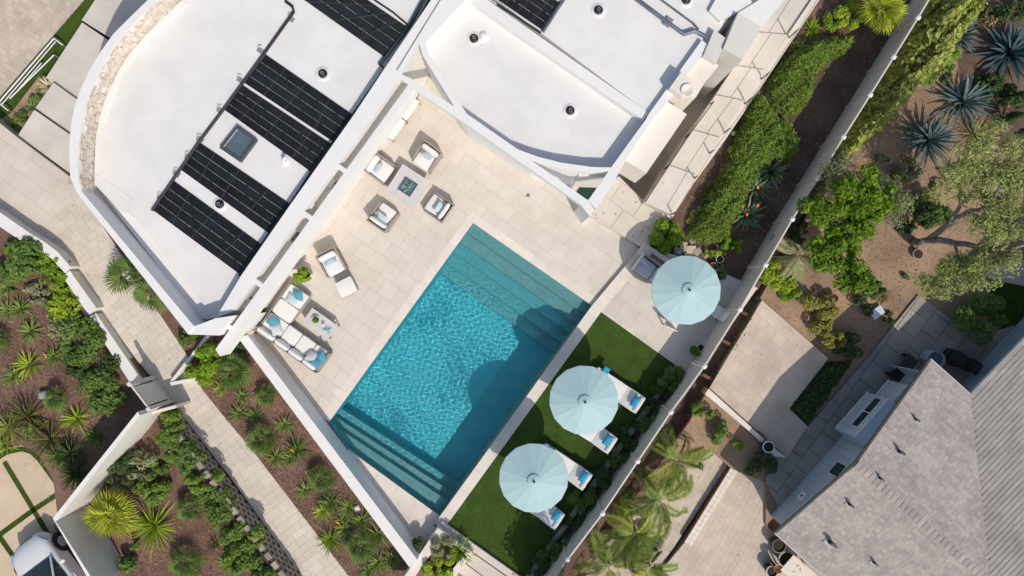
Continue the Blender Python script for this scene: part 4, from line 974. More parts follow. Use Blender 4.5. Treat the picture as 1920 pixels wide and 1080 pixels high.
for (x, y), lb in zip(((1191, 753), (1139, 825), (1094, 894), (1043, 967)), ('aqua bolster pillow on the lounger nearest the tiled pad', 'aqua bolster pillow on the half hidden lounger under the middle umbrella', 'aqua bolster pillow on the head of the long lounger under the lowest umbrella', 'aqua bolster pillow on the lounger lowest on the lawn')):
    p = P(x, y, .80); pillow(lb, p, LY, PILA, (.26, .46, .16), -R(22), 0, 'aqua pillows on the loungers', 'bolster_pillow')
for (x, y), lb in zip(((1133, 699), (1030, 850)), ('aqua folded towel at the foot of the lounger nearest the tiled pad', 'aqua folded towel at the foot of the long lounger under the lowest umbrella')):
    p = P(x, y, .58); t = thing('folded_towel', lb, 'towel', (p.x, p.y, .54), LY, 'aqua towels on the loungers'); G().rbox((0, 0, .03), (.26, .50, .06), 0, r=.025, n=4).build('towel_layer', PILA, t, world=False); G().rbox((.01, 0, .08), (.22, .46, .05), 0, r=.022, n=4).build('towel_layer', PILA, t, world=False)

# ---- club chairs: x towards the front
def club_chair(px, py, yaw, label, w=.84, d=.84):
    c = P(px, py, .35); t = thing('club_chair', label, 'armchair', (c.x, c.y, 0), yaw, 'white cushioned club chairs on the terrace')
    for s in (-1, 1):
        g = G(); y = s * (w / 2 - .035)
        q = [(-d / 2, .12), (d / 2 - .02, .12), (d / 2 - .05, .46), (-d / 2 - .06, .60)]; vs = [(x, y - .03, z) for x, z in q] + [(x, y + .03, z) for x, z in q]
        g.add(vs, [(0, 1, 2, 3), (7, 6, 5, 4), (0, 4, 5, 1), (1, 5, 6, 2), (2, 6, 7, 3), (3, 7, 4, 0)]); g.build('arm', TAUPE, t, world=False)
        for x in (-d / 2 + .06, d / 2 - .07): G().box((x, y, 0), (.045, .045, .13)).build('leg', FRAMED, t, world=False)
    G().box((0, 0, .12), (d - .06, w - .14, .14)).build('seat_base', TAUPE, t, world=False)
    G().box((-d / 2 + .03, 0, .14), (.06, w - .14, .50), 0, -R(8)).build('back_panel', TAUPE, t, world=False)
    G().rbox((.08, 0, .34), (.68, w - .15, .17), 0, r=.06, n=5, puff=.015).build('seat_cushion', CUSH, t, world=False)
    G().rbox((-d / 2 + .15, 0, .56), (.17, w - .16, .36), 0, r=.075, n=5, rot=rotm(0, -R(14))).build('back_cushion', CUSH, t, world=False)
    c2 = Vector((c.x, c.y, 0)) + Matrix.Rotation(yaw, 3, 'Z') @ Vector((-d / 2 + .34, 0, .52))
    return c2
CH = [(713, 317, yaw_px(35, 25), 'white club chair left of the fire table, back to the long wall'), (800, 296, yaw_px(-26, 36), 'white club chair above the fire table, nearest the curved wing'), (720, 406, yaw_px(25, -36), 'white club chair below the fire table, back to the pool lounge'), (822, 389, yaw_px(-36, -25), 'white club chair right of the fire table, nearest the pool corner')]
for x, y, yw, lb in CH:
    p = club_chair(x, y, yw, lb); pillow('pale blue pillow on the ' + lb[11:].split(',')[0].replace('chair', 'chair'), p, yw, PILB, (.15, .44, .36) if False else (.40, .46, .14), -R(48), 0, 'pale blue pillows on the club chairs')
yw = yaw_px(24, 46)
p = club_chair(623, 494, yw, 'white club chair with an ottoman before it, beside the long wall', .82, .86); pillow('pale blue oblong pillow on the club chair with the ottoman', p, yw, PILB, (.34, .52, .13), -R(35), 0, 'pale blue pillows on the club chairs')
c = P(649, 538, .35); ot = thing('ottoman', 'square white cushioned ottoman in front of a club chair', 'ottoman', (c.x, c.y, 0), yw)
G().box((0, 0, .12), (.58, .66, .12)).build('seat_base', TAUPE, ot, world=False); G().rbox((0, 0, .33), (.60, .67, .18), 0, r=.05, n=5, puff=.02).build('seat_cushion', CUSH, ot, world=False)
for x in (-.25, .25):
    for y in (-.29, .29): G().box((x, y, 0), (.04, .04, .13)).build('leg', FRAMED, ot, world=False)

# ---- sectional sofa: x along its long back, y towards the coffee table
so_ = P(483, 618, .35); sy = yaw_px(113, 80); sf = thing('sectional_sofa', 'white L-shaped sectional sofa in the corner by the pool wall', 'sofa', (so_.x, so_.y, 0), sy)
W4, DD = 2.74, .86
for x0, x1, y0, y1 in ((0, W4, 0, DD), (0, .86, DD, 2.14)):
    G().box(((x0 + x1) / 2, (y0 + y1) / 2, .10), (x1 - x0, y1 - y0, .15)).build('seat_base', TAUPE, sf, world=False)
for x in (.06, .84, 1.6, W4 - .06):
    for y in (.06, DD - .06): G().box((x, y, 0), (.045, .045, .11)).build('leg', FRAMED, sf, world=False)
for y in (1.5, 2.08):
    for x in (.06, .80): G().box((x, y, 0), (.045, .045, .11)).build('leg', FRAMED, sf, world=False)
for x0, x1, y0, y1 in ((.03, .85, .22, .84), (.86, 1.48, .22, .85), (1.49, 2.10, .22, .85), (2.11, W4 - .09, .22, .85), (.03, .85, .855, 1.48), (.03, .85, 1.49, 2.12)):
    G().rbox(((x0 + x1) / 2, (y0 + y1) / 2, .345), (x1 - x0 - .012, y1 - y0 - .012, .19), 0, r=.04, n=5, puff=.012).build('seat_cushion', CUSH, sf, world=False)
for x0, x1 in ((.04, .80), (.81, 1.42), (1.43, 2.05), (2.06, W4 - .09)):
    G().rbox(((x0 + x1) / 2, .135, .55), (x1 - x0 - .015, .19, .34), 0, r=.085, n=5, rot=rotm(0, 0, R(10))).build('back_cushion', CUSH, sf, world=False)
G().box((W4 / 2, .015, .12), (W4, .04, .56)).build('back_panel', TAUPE, sf, world=False)
G().box((W4 - .04, DD / 2 + .02, .12), (.06, DD - .08, .44)).build('arm', TAUPE, sf, world=False)
G().box((.012, 1.06, .12), (.03, 2.08, .34)).build('side_panel', TAUPE, sf, world=False)
def sp(x, y, z): return Vector((so_.x, so_.y, 0)) + Matrix.Rotation(sy, 3, 'Z') @ Vector((x, y, z))
pillow('teal pillow at the free end of the sofa\'s short arm', sp(.52, 1.93, .50), sy + .5, PILT, (.44, .44, .16), -R(12), R(14))
pillow('pale blue pillow before the teal one on the sofa\'s short arm', sp(.42, 1.72, .48), sy + .25, PILB, (.44, .40, .14), R(8), -R(8))
pillow('teal pillow in the inner corner of the sofa', sp(.36, .60, .56), sy + 1.25, PILT, (.44, .44, .16), -R(20), R(18))
pillow('pale grey pillow leaning on the teal one in the sofa corner', sp(.62, .46, .55), sy + 1.0, PILG, (.42, .42, .15), R(25), R(10))
pillow('pale grey pillow at the pool end of the sofa', sp(2.25, .42, .56), sy + .2, PILG, (.46, .46, .16), 0, -R(28))
pillow('teal pillow propped against the sofa arm at the pool end', sp(2.55, .58, .56), sy + .9, PILT, (.44, .44, .16), -R(28), R(8))
pillow('teal pillow lying flat before the back cushion at the pool end', sp(2.52, .34, .58), sy - .2, PILT, (.42, .42, .16), 0, -R(32))

# ---- coffee table and what stands on it
c = P(600.5, 607, .40); cy_ = yaw_px(50, 35); ct = thing('coffee_table', 'pale rectangular coffee table before the sectional sofa', 'coffee table', (c.x, c.y, 0), cy_)
G().rbox((0, 0, .40), (1.16, .64, .05), 0, r=.012, n=2).build('table_top', STTOP, ct, world=False)
for x in (-.54, .54):
    for y in (-.28, .28): G().box((x, y, 0), (.04, .04, .375)).build('leg', FRAMED, ct, world=False)
G().box((0, 0, .12), (1.0, .5, .02)).build('shelf', TAUPE, ct, world=False)
def ctp(x, y, z=.425): return Vector((c.x, c.y, 0)) + Matrix.Rotation(cy_, 3, 'Z') @ Vector((x, y, z))
p = ctp(-.20, .05); bo = thing('plant_bowl', 'white bowl with a small green plant on the coffee table', 'bowl', p)
g = G(); g.lathe([(.07, 0), (.11, .02), (.15, .10), (.135, .10), (.1, .06)], (0, 0, 0), 20, cap=False); g.smooth = True; g.build('bowl', POTW, bo, world=False); G().lathe([(.12, .07), (.06, .085)], (0, 0, 0), 14).build('soil', SOILM, bo, world=False)
BOWL_PLANT = (bo, p)
p = ctp(.04, .12); st_ = thing('starfish_ornament', 'small brown starfish ornament on the coffee table', 'ornament', p)
g = G()
for k in range(5): a = 2 * math.pi * k / 5 + .3; g.tube([(0, 0, .02), (.09 * math.cos(a), .09 * math.sin(a), .012)], .022, 6, .006)
g.build('starfish', M('starfish_brown', (.42, .33, .28), .9, var=.2, nscale=30), st_, world=False)
p = ctp(.14, .03); cd = thing('candle', 'small white candle block on the coffee table', 'candle', p); G().rbox((0, 0, .035), (.11, .11, .07), .2, r=.01, n=2).build('wax', POTW, cd, world=False); G().tube([(0, 0, .07), (.003, 0, .09)], .004, 5).build('wick', FRAMED, cd, world=False)
p = ctp(.34, -.02); tr_ = thing('glass_tray', 'clear tray of teal sea glass on the coffee table', 'tray', p, cy_ + .3)
G().rbox((0, 0, .012), (.34, .24, .02), 0, r=.01, n=2).build('tray', STTOP, tr_, world=False)
for k in range(16): G().rbox((random.uniform(-.14, .14), random.uniform(-.09, .09), .04), (random.uniform(.04, .09), random.uniform(.02, .04), .03), random.random() * 6, r=.01, n=2).build('sea_glass', TEALG, tr_, world=False)

# ---- fire table
c = P(764.5, 350, .50); fy = yaw_px(49, 32); ft = thing('fire_table', 'square pale stone fire table filled with blue glass between four chairs', 'fire table', (c.x, c.y, 0), fy)
h = .60; o = .27
G().prism([(-h, -h), (h, -h), (h, h), (-h, h)], .47, .53, holes=[[(-o, -o), (-o, o), (o, o), (o, -o)]], bottom=True).build('table_top', STTOP, ft, world=False)
for s in (-1, 1):
    G().box((s * .50, 0, .02), (.03, 1.0, .45)).build('side_panel', STTOP, ft, world=False); G().box((0, s * .50, .02), (.97, .03, .45)).build('side_panel', STTOP, ft, world=False)
G().prism([(-o - .02, -o - .02), (o + .02, -o - .02), (o + .02, o + .02), (-o - .02, o + .02)], .531, .545, holes=[[(-o + .01, -o + .01), (-o + .01, o - .01), (o - .01, o - .01), (o - .01, -o + .01)]]).build('burner_rim', GREYM, ft, world=False)
G().box((0, 0, .40), (.53, .53, .02)).build('burner_pan', FRAMED, ft, world=False)
n = 900; pos = np.column_stack([RNG.uniform(-.25, .25, n), RNG.uniform(-.25, .25, n), RNG.uniform(.42, .50, n)])
Vq, Fq = scatter(pos, RNG.normal(size=(n, 3)), RNG.uniform(.018, .035, n), [(-.5, -.5, 0), (.5, -.5, 0), (.5, .5, .2), (-.5, .5, .1), (0, 0, .8)], [(0, 1, 4), (1, 2, 4), (2, 3, 4), (3, 0, 4)])
link('glass_beads', npmesh('glass_beads', Vq, Fq), ft, M('blue_fire_glass', (.26, .42, .47), .2, rnd=.6, col2=(.32, .52, .56), spec=.7), 'stuff')
FIRE = (ft, Vector((c.x, c.y, .5)))

# ---- two slim white consoles against the wall
for (x, y), lb in zip(((770, 206), (744, 243)), ('slim white console against the long wall, the upper of two', 'slim white console against the long wall, the one nearer the chairs')):
    p = P(x, y, .35); t = thing('console_bench', lb, 'bench', (p.x, p.y, 0), A_U, 'white consoles along the terrace wall')
    G().rbox((0, 0, .42), (.86, .26, .06), 0, r=.015, n=2).build('top', WHITE, t, world=False)
    for s in (-1, 1): G().box((s * .41, 0, 0), (.035, .24, .39)).build('leg', TAUPE, t, world=False)
    G().box((0, .09, .06), (.78, .02, .32)).build('back_panel', WHITE, t, world=False)
p = P(571, 516, .35); pt = thing('square_planter', 'white square planter with big green leaves by the long wall', 'planter', (p.x, p.y, 0), A_U)
g = G(); w = .2; g.add([(-w * .8, -w * .8, 0), (w * .8, -w * .8, 0), (w * .8, w * .8, 0), (-w * .8, w * .8, 0), (-w, -w, .48), (w, -w, .48), (w, w, .48), (-w, w, .48)], [(3, 2, 1, 0), (0, 1, 5, 4), (1, 2, 6, 5), (2, 3, 7, 6), (3, 0, 4, 7)]); g.build('pot', POTW, pt, world=False); G().box((0, 0, .42), (.36, .36, .03)).build('soil', SOILM, pt, world=False)
SQP = (pt, Vector((p.x, p.y, .46)))
p = P(990, 366, 0); dr = thing('floor_drain', 'small dark square drain in the open terrace paving', 'drain', (p.x, p.y, .002), A_U); G().box((0, 0, 0), (.12, .12, .006)).build('frame', GREYM, dr, world=False); 
for k in range(4): G().box((-.036 + k * .024, 0, .006), (.012, .1, .004)).build('slat', DARKM, dr, world=False)
p = P(630, 731, 0); sk_ = thing('skimmer_lid', 'round pale skimmer lid in the paving beside the pool', 'lid', (p.x, p.y, .002)); G().lathe([(.13, 0), (.13, .006), (.115, .008)], (0, 0, 0), 24).build('lid', COPE, sk_, world=False); G().lathe([(.02, .006), (.02, .014)], (0, 0, 0), 10).build('knob', STTOP, sk_, world=False)
p = P(731, 638, -.1); fl_ = thing('pool_return', 'small dark round fitting at the long pool edge', 'fitting', (p.x, p.y, -.11)); G().lathe([(.03, -.05), (.03, .015), (.015, .02)], (0, 0, 0), 12).build('nozzle', DARKM, fl_, world=False)

# ---- pad furniture under the first umbrella
p = P(1224, 510, .45); by = yaw_px(80, 56); bs = thing('garden_sofa', 'grey-white outdoor sofa half under the first umbrella', 'sofa', (p.x, p.y, .155), by)
G().box((0, 0, .08), (1.3, .72, .18)).build('seat_base', TAUPE, bs, world=False)
for x in (-.31, .31): G().rbox((x, -.05, .33), (.6, .58, .16), 0, r=.05, n=4, puff=.012).build('seat_cushion', PILG, bs, world=False)
G().box((0, .33, .1), (1.3, .06, .55)).build('back_panel', TAUPE, bs, world=False)
for s in (-1, 1): G().box((s * .66, 0, .08), (.06, .7, .42)).build('arm', CUSH, bs, world=False)
pillow('pale blue pillow on the end of the sofa under the first umbrella', Vector((p.x, p.y, .155)) + Matrix.Rotation(by, 3, 'Z') @ Vector((-.45, .12, .48)), by, PILB, (.4, .3, .13), 0, -R(30))
p = P(1289, 550, .9); tb = thing('garden_table', 'round garden table hidden under the first umbrella', 'table', (p.x, p.y, .155))
G().lathe([(.5, .70), (.5, .73), (.47, .74)], (0, 0, 0), 28).build('table_top', STTOP, tb, world=False); G().tube([(0.1, 0, .03), (.1, 0, .70)], .04, 10).build('stem', FRAMED, tb, world=False)
def wchair(px, py, yaw, label, mat):
    p = P(px, py, .6); t = thing('garden_chair', label, 'chair', (p.x, p.y, .155), yaw, 'chairs around the table under the first umbrella')
    G().rbox((0, 0, .43), (.46, .46, .07), 0, r=.03, n=3).build('seat', mat, t, world=False); G().rbox((-.22, 0, .68), (.06, .44, .42), 0, r=.03, n=3, rot=rotm(0, -R(10))).build('backrest', mat, t, world=False)
    for x in (-.2, .2):
        for y in (-.2, .2): G().box((x, y, 0), (.035, .035, .42)).build('leg', FRAMED, t, world=False)
wchair(1261, 604, yaw_px(28, -55), 'tan garden chair at the lower edge of the first umbrella', CREAM); wchair(1347, 586, yaw_px(-55, -40), 'white garden chair between first umbrella and fence', CUSH)
p = P(1358, 594, .6); t = thing('ring_ornament', 'pale ring-shaped ornament on the pad beside the fence', 'ornament', (p.x, p.y, .155)); g = G()
g.tube([(.14 * math.cos(a), .05 * math.sin(a) * 0 , .17 + .14 * math.sin(a)) for a in [2 * math.pi * k / 14 for k in range(15)]], .05, 8, caps=False); g.build('ring', PILG, t, world=False); G().box((0, 0, 0), (.2, .16, .03)).build('base', PILG, t, world=False)
def pot(px, py, z, r, h, mat, label, name='plant_pot', soil=True, ring=None):
    p = P(px, py, z + h); t = thing(name, label, 'pot', (p.x, p.y, z)); g = G(); g.lathe([(r * .72, 0), (r * .95, h * .6), (r, h), (r * .88, h), (r * .84, h * .85)], (0, 0, 0), 20, cap=False); g.smooth = True; g.build('pot', mat, t, world=False)
    if ring: G().lathe([(r * 1.04, h - .03), (r * 1.06, h + .01), (r * .88, h + .012)], (0, 0, 0), 22, cap=False).build('rim', ring, t, world=False)
    if soil: G().lathe([(r * .86, h * .86), (r * .4, h * .9)], (0, 0, 0), 16).build('soil', SOILM, t, world=False)
    return t, Vector((p.x, p.y, z + h))
POTS = {}
POTS['blue'] = pot(1303, 658, .155, .17, .32, BLUEP, 'blue glazed pot with a plant on the tiled pad by the fence')
POTS['cream'] = pot(1314, 652, .155, .14, .26, CREAM, 'cream round pot beside the blue pot on the tiled pad')
POTS['corner'] = pot(867 - 83, 1018, 0, .2, .38, POTW, 'white pot with a dark plant in the shaded terrace corner')
pot(1441, 838, -.2, .21, .5, POTBK, 'dark pot with white ring rim at the end of the low patio wall', ring=WHITE)
pot(1461, 1024, -.45, .26, .5, POTBK, 'black round pot with dry stems nearest the shingle roof corner', ring=DARKM)
pot(1474, 1048, -.45, .27, .5, POTBK, 'empty black pot with grey rim by the white cloth table', ring=GREYM)
pot(1448, 1072, -.45, .22, .45, POTBK, 'black pot lowest in the group under the shingle roof edge', ring=GREYM)
pot(1564, 559, -.3, .18, .3, TERRA, 'terracotta pot below the bushy bright green tree'); pot(1605, 536, -.3, .17, .3, TERRA, 'terracotta pot at the shaded side of the bushy green tree')
pot(1722, 476, -.3, .2, .2, CONCG, 'round grey planter ring near the foot of the leaning tree')
# white cloth table and copper bowl at the photo bottom
p = P(1500, 1076, .4); t = thing('cloth_table', 'table under a white cloth with tan print at the photo bottom', 'table', (p.x, p.y, -.45), yaw_px(60, 52)); G().rbox((0, 0, .72), (1.15, .75, .04), 0, r=.015, n=2).build('tablecloth', COPE, t, world=False)
for x in (-.5, .5):
    for y in (-.3, .3): G().box((x, y, 0), (.05, .05, .7)).build('leg', FRAMED, t, world=False)
for k in range(5): G().rbox((random.uniform(-.35, .1), random.uniform(-.1, .2), .742), (.12, .03, .004), k * 1.1, r=.002, n=2).build('print_mark', M('tan_print', (.5, .33, .16), .9) if 'tan_print' not in bpy.data.materials else bpy.data.materials['tan_print'], t, world=False)
p = P(1459, 1066, .2); t = thing('copper_bowl', 'copper-coloured bowl among the black pots', 'bowl', (p.x, p.y, .1)); g = G(); g.lathe([(.06, 0), (.15, .08), (.17, .14), (.15, .135), (.05, .02)], (0, 0, 0), 18, cap=False); g.smooth = True; g.build('bowl', M('copper', (.5, .22, .06), .35, metal=.7), t, world=False); G().lathe([(.05, -.55), (.05, .01)], (0, 0, 0), 10).build('stem', DARKM, t, world=False)
# white board, pale tub, dark grill on the neighbour's walk
p = P(1648, 586, 0); t = thing('white_board', 'white slab leaning on a stump in the neighbour garden', 'board', (p.x, p.y, -.28), yaw_px(26, -17)); G().rbox((0, 0, .16), (.55, .34, .05), 0, r=.01, n=2, rot=rotm(0, R(12))).build('slab', M('cool_white_board', (.62, .70, .76), .5), t, world=False); G().box((-.05, 0, 0), (.2, .2, .13)).build('block', DARKM, t, world=False)
p = P(1752, 674, .2); t = thing('garden_armchair', 'pale rounded tub chair with dark cushion by the house wall', 'armchair', (p.x, p.y, -.22), yaw_px(-20, 20)); g = G()
for k in range(14):
    a = -2.2 + 4.4 * k / 13 + math.pi; g.box((.31 * math.cos(a), .31 * math.sin(a), .05), (.05, .15, .5), a)
g.build('backrest', SIDING, t, world=False, kind='stuff'); G().lathe([(.29, .1), (.29, .36)], (0, 0, 0), 22).build('seat_base', SIDING, t, world=False); G().rbox((0, 0, .42), (.44, .44, .1), 0, r=.05, n=4).build('seat_cushion', M('slate_cushion', (.10, .15, .20), .9), t, world=False)
for (x, y), lb, s_ in zip(((1795, 672), (1822, 684)), ('black barbecue grill on the shaded walk by the house', 'black covered box beside the barbecue grill'), (1, .85)):
    p = P(x, y, .3); t = thing('barbecue_grill' if s_ == 1 else 'storage_box', lb, 'grill' if s_ == 1 else 'box', (p.x, p.y, -.22), yaw_px(22, 20)); G().rbox((0, 0, .62), (.5 * s_, .42 * s_, .4), 0, r=.06, n=3).build('lid', DARKM, t, world=False); G().box((0, 0, 0), (.55 * s_, .42 * s_, .4)).build('cabinet', DARKM, t, world=False); G().box((.34 * s_, 0, .5), (.16, .4, .03)).build('side_shelf', DARKM, t, world=False)
p = P(1694, 690, .15); t = thing('dark_bench', 'dark slatted bench against the gable wall', 'bench', (p.x, p.y, -.22), ya)
for k in range(5): G().box((0, -.2 + k * .1, .42), (1.1, .08, .03)).build('slat', DARKM, t, world=False)
for x in (-.48, .48): G().box((x, 0, 0), (.06, .45, .42)).build('leg', DARKM, t, world=False)

# ---- white frame on the entry lawn
wf_ = thing('metal_frame', 'white metal frame with two long rails lying on the entry lawn', 'frame', P(60, 130, -1.3))
zz = -1.0
for a, b, r in (((-2, 192), (102, 71), .03), ((3, 196), (104, 78), .022), ((18, 185), (101, 103), .025), ((101, 72), (117, 84), .03), ((-2, 193), (15, 207), .03), ((22, 182), (78, 118), .02)):
    G().tube([P(*a, zz), P(*b, zz)], r, 6).build('rail', WHITE, wf_)
for x, y in ((102, 71), (116, 84), (0, 193), (14, 206), (101, 103)):
    p = P(x, y, zz); G().tube([(p.x, p.y, -1.3), (p.x, p.y, zz)], .025, 6).build('post', GREYM, wf_)

# ---- small things in the beds
p = P(212, 924, -.1); t = thing('boulder', 'blue-grey boulder above the yellow fan palm', 'rock', (p.x, p.y, -.3)); g = G(); g.rbox((0, 0, .17), (.62, .42, .36), .6, r=.15, n=5)
g.v = [(v[0] + .04 * math.sin(9 * v[1] + 3 * v[2]), v[1] + .04 * math.sin(8 * v[0]), v[2] + .03 * math.sin(7 * v[0] + 5 * v[1])) for v in g.v]; g.build('stone', M('blue_grey_stone', (.16, .21, .23), .8, var=.25, nscale=5, bump=.3, bscale=20), t, world=False)
p = P(82, 740, -.2); t = thing('boulder', 'pale grey boulder behind the round fan palm in the agave garden', 'rock', (p.x, p.y, -.35)); g = G(); g.rbox((0, 0, .12), (.4, .3, .24), .2, r=.1, n=5); g.build('stone', M('pale_grey_stone', (.34, .38, .37), .8, var=.25, nscale=5, bump=.3, bscale=20), t, world=False)
p = P(669, 954, -.45); t = thing('utility_cover', 'small white square cover in the mulch strip by the pool wall', 'cover', (p.x, p.y, -.52), .5); G().rbox((0, 0, .05), (.17, .17, .07), 0, r=.01, n=2).build('lid', POTW, t, world=False); G().box((0, 0, 0), (.2, .2, .03)).build('frame', CREAM, t, world=False)
p = P(235, 1015, 0)
# stones and crates behind the first umbrella
for k, (x, y, s_) in enumerate(((1296, 468, .3), (1308, 472, .24), (1282, 462, .26), (1322, 478, .2), (1272, 470, .22), (1300, 452, .2))):
    p = P(x, y, .05); t = thing('garden_stone', ('broken paving stone lying {} behind the first umbrella').format(('in the middle of the rubble', 'right of the largest stone', 'at the shrub side of the rubble', 'farthest towards the flowers', 'nearest the low pad wall', 'highest in the rubble')[k]), 'stone', (p.x, p.y, -.06), k * .7, 'broken stones behind the umbrella'); G().rbox((0, 0, .06), (s_ * 1.3, s_, .12), 0, r=.02, n=2, rot=rotm(0, .15)).build('stone', CONCG if k % 2 else NPAV, t, world=False)
p = P(1274, 478, .1); t = thing('crate', 'pale green plastic crate behind the first umbrella', 'crate', (p.x, p.y, -.06), .5)
for s in (-1, 1): G().box((s * .18, 0, 0), (.02, .3, .2)).build('side', BLUEP, t, world=False); G().box((0, s * .15, 0), (.34, .02, .2)).build('side', BLUEP, t, world=False)
G().box((0, 0, 0), (.34, .28, .02)).build('base', BLUEP, t, world=False)
pot(1352, 515, -.06, .22, .25, BLUEP, 'wide teal pot half under the first umbrella by the flower bed'); pot(1338, 500, -.06, .16, .22, TERRA, 'clay pot at the upper right edge of the first umbrella'); pot(1350, 486, -.06, .15, .2, POTW, 'pale ring-rimmed pot above the first umbrella by the flower bed')

# ---- parked car: x forward
def car():
    p = P(119, 1092, -.1); t = thing('parked_car', 'white hatchback car parked beside the grey court wall', 'car', (p.x, p.y, -.41), yaw_px(-.6, -.8))
    paint = M('white_car_paint', (.78, .775, .77), .35, var=.01, spec=.35, coat=.25); gl = M('car_glass', (.03, .045, .05), .05, spec=.7); tyre = M('tyre_rubber', (.025, .025, .027), .8, var=.2); rim = M('alloy_rim', (.55, .56, .57), .45, metal=.3)
    # body: stations along x (half-width, sill z, shoulder z, deck z)
    ST = [(-2.05, .62, .42, .72, .86), (-1.95, .78, .28, .86, 1.0), (-1.4, .86, .2, .92, 1.02), (-.6, .88, .2, .92, .98), (.3, .88, .2, .91, .97), (.9, .88, .2, .88, .98), (1.35, .86, .2, .80, .93), (1.75, .80, .24, .70, .84), (1.98, .66, .32, .58, .70), (2.10, .42, .4, .5, .56)]
    g = G(); vs = []; m = 11
    for x, w, s0, s1, s2 in ST:
        vs += [(x, -w * .9, s0), (x, -w, s0 + .12), (x, -w * 1.0, (s0 + s1) / 2), (x, -w * .97, s1), (x, -w * .80, s1 + (s2 - s1) * .72), (x, 0, s2), (x, w * .80, s1 + (s2 - s1) * .72), (x, w * .97, s1), (x, w, (s0 + s1) / 2), (x, w, s0 + .12), (x, w * .9, s0)]
    fs = []
    for i in range(len(ST) - 1):
        for k in range(m): k2 = (k + 1) % m; fs.append((i * m + k, (i + 1) * m + k, (i + 1) * m + k2, i * m + k2))
    fs += [tuple(range(m)), tuple(reversed([(len(ST) - 1) * m + k for k in range(m)]))]
    g.add(vs, fs); g.smooth = True; body = g.build('body', paint, t, world=False)
    mod = body.modifiers.new('s', 'SUBSURF'); mod.levels = 2; mod.render_levels = 2
    # cabin glass and roof
    g = G(); CB = [(-1.9, .66, 1.0, .5, 1.0), (-1.45, .72, .98, .6, 1.38), (-.6, .76, .97, .64, 1.47), (.1, .77, .96, .63, 1.44), (.55, .76, .96, .58, 1.28), (1.05, .72, .95, .62, .96)]
    vs = []
    for x, w0, z0, w1, z1 in CB: vs += [(x, -w0, z0), (x, -w1, z1), (x, 0, z1 + .03), (x, w1, z1), (x, w0, z0)]
    fs = [(i * 5 + k, i * 5 + k + 1, (i + 1) * 5 + k + 1, (i + 1) * 5 + k) for i in range(len(CB) - 1) for k in range(4)]
    g.add(vs, [tuple(reversed(f)) for f in fs]); g.smooth = True; g.build('windscreen', gl, t, world=False)
    g = G(); vs = []; RF = [(-1.5, .58, 1.375), (-.6, .62, 1.465), (.0, .615, 1.455), (.12, .6, 1.44)]
    for x, w, z in RF: vs += [(x, -w, z), (x, -w * .5, z + .035), (x, w * .5, z + .035), (x, w, z)]
    g.add(vs, [(i * 4 + k, (i + 1) * 4 + k, (i + 1) * 4 + k + 1, i * 4 + k + 1) for i in range(len(RF) - 1) for k in range(3)]); g.smooth = True; g.build('roof', paint, t, world=False)
    for s in (-1, 1):
        g = G(); g.tube([(1.03, s * .71, .97), (.1, s * .625, 1.45), (-.6, s * .645, 1.475), (-1.45, s * .61, 1.385), (-1.88, s * .66, 1.0)], .035, 6); g.tube([(-.35, s * .77, .97), (-.4, s * .65, 1.46)], .03, 5); g.build('window_frame', paint, t, world=False)
        g = G(); g.rbox((.62, s * .99, 1.0), (.14, .2, .13), 0, r=.05, n=4); g.tube([(.66, s * .85, .95), (.62, s * .96, .98)], .025, 5); g.build('wing_mirror', paint, t, world=False)
        g = G(); g.rbox((1.72, s * .66, .73), (.42, .16, .1), -s * .5, r=.045, n=4); g.build('headlight', M('headlight_glass', (.35, .42, .5), .1, spec=.7) if 'headlight_glass' not in bpy.data.materials else bpy.data.materials['headlight_glass'], t, world=False)
        g = G(); g.rbox((-.05, s * .9, .8), (.2, .04, .035), 0, r=.015, n=2); g.build('door_handle', paint, t, world=False)
        for x in (1.28, -1.3):
            y = s * .80
            g = G(); g.v = []; g.lathe([(.20, -.11), (.30, -.11), (.33, -.08), (.33, .08), (.30, .11), (.20, .11)], (0, 0, 0), 24, cap=False); g.v = [(v[0] + x, y + v[2], v[1] + .33) for v in g.v]; g.smooth = True; w_ = g.build('wheel', tyre, t, world=False)
            g = G(); g.lathe([(.01, .08), (.2, .07), (.21, .1)], (0, 0, 0), 20, cap=False)
            for k in range(5):
                a = 2 * math.pi * k / 5; g.box((.11 * math.cos(a), .11 * math.sin(a), .08), (.19, .05, .03), a)
            g.v = [(v[0] + x, y + s * (v[2] + .03), v[1] + .33) for v in g.v]; g.build('rim', rim, w_, world=False)
            g = G(); g.lathe([(.34, 0), (.40, 0), (.40, .02), (.34, .02)], (0, 0, 0), 24, cap=False); g.v = [(v[0] + x, y + s * (.075 + v[2]), max(v[1] + .33, .1)) for v in g.v]; g.build('arch_trim', tyre, t, world=False)
    for y in (-.12, .3):
        G().tube([(1.0, y, .985), (.72, y + .38, 1.15)], .012, 5).build('wiper', DARKM, t, world=False)
    G().rbox((2.05, 0, .55), (.06, .6, .12), 0, r=.02, n=2).build('grille', DARKM, t, world=False)
car()
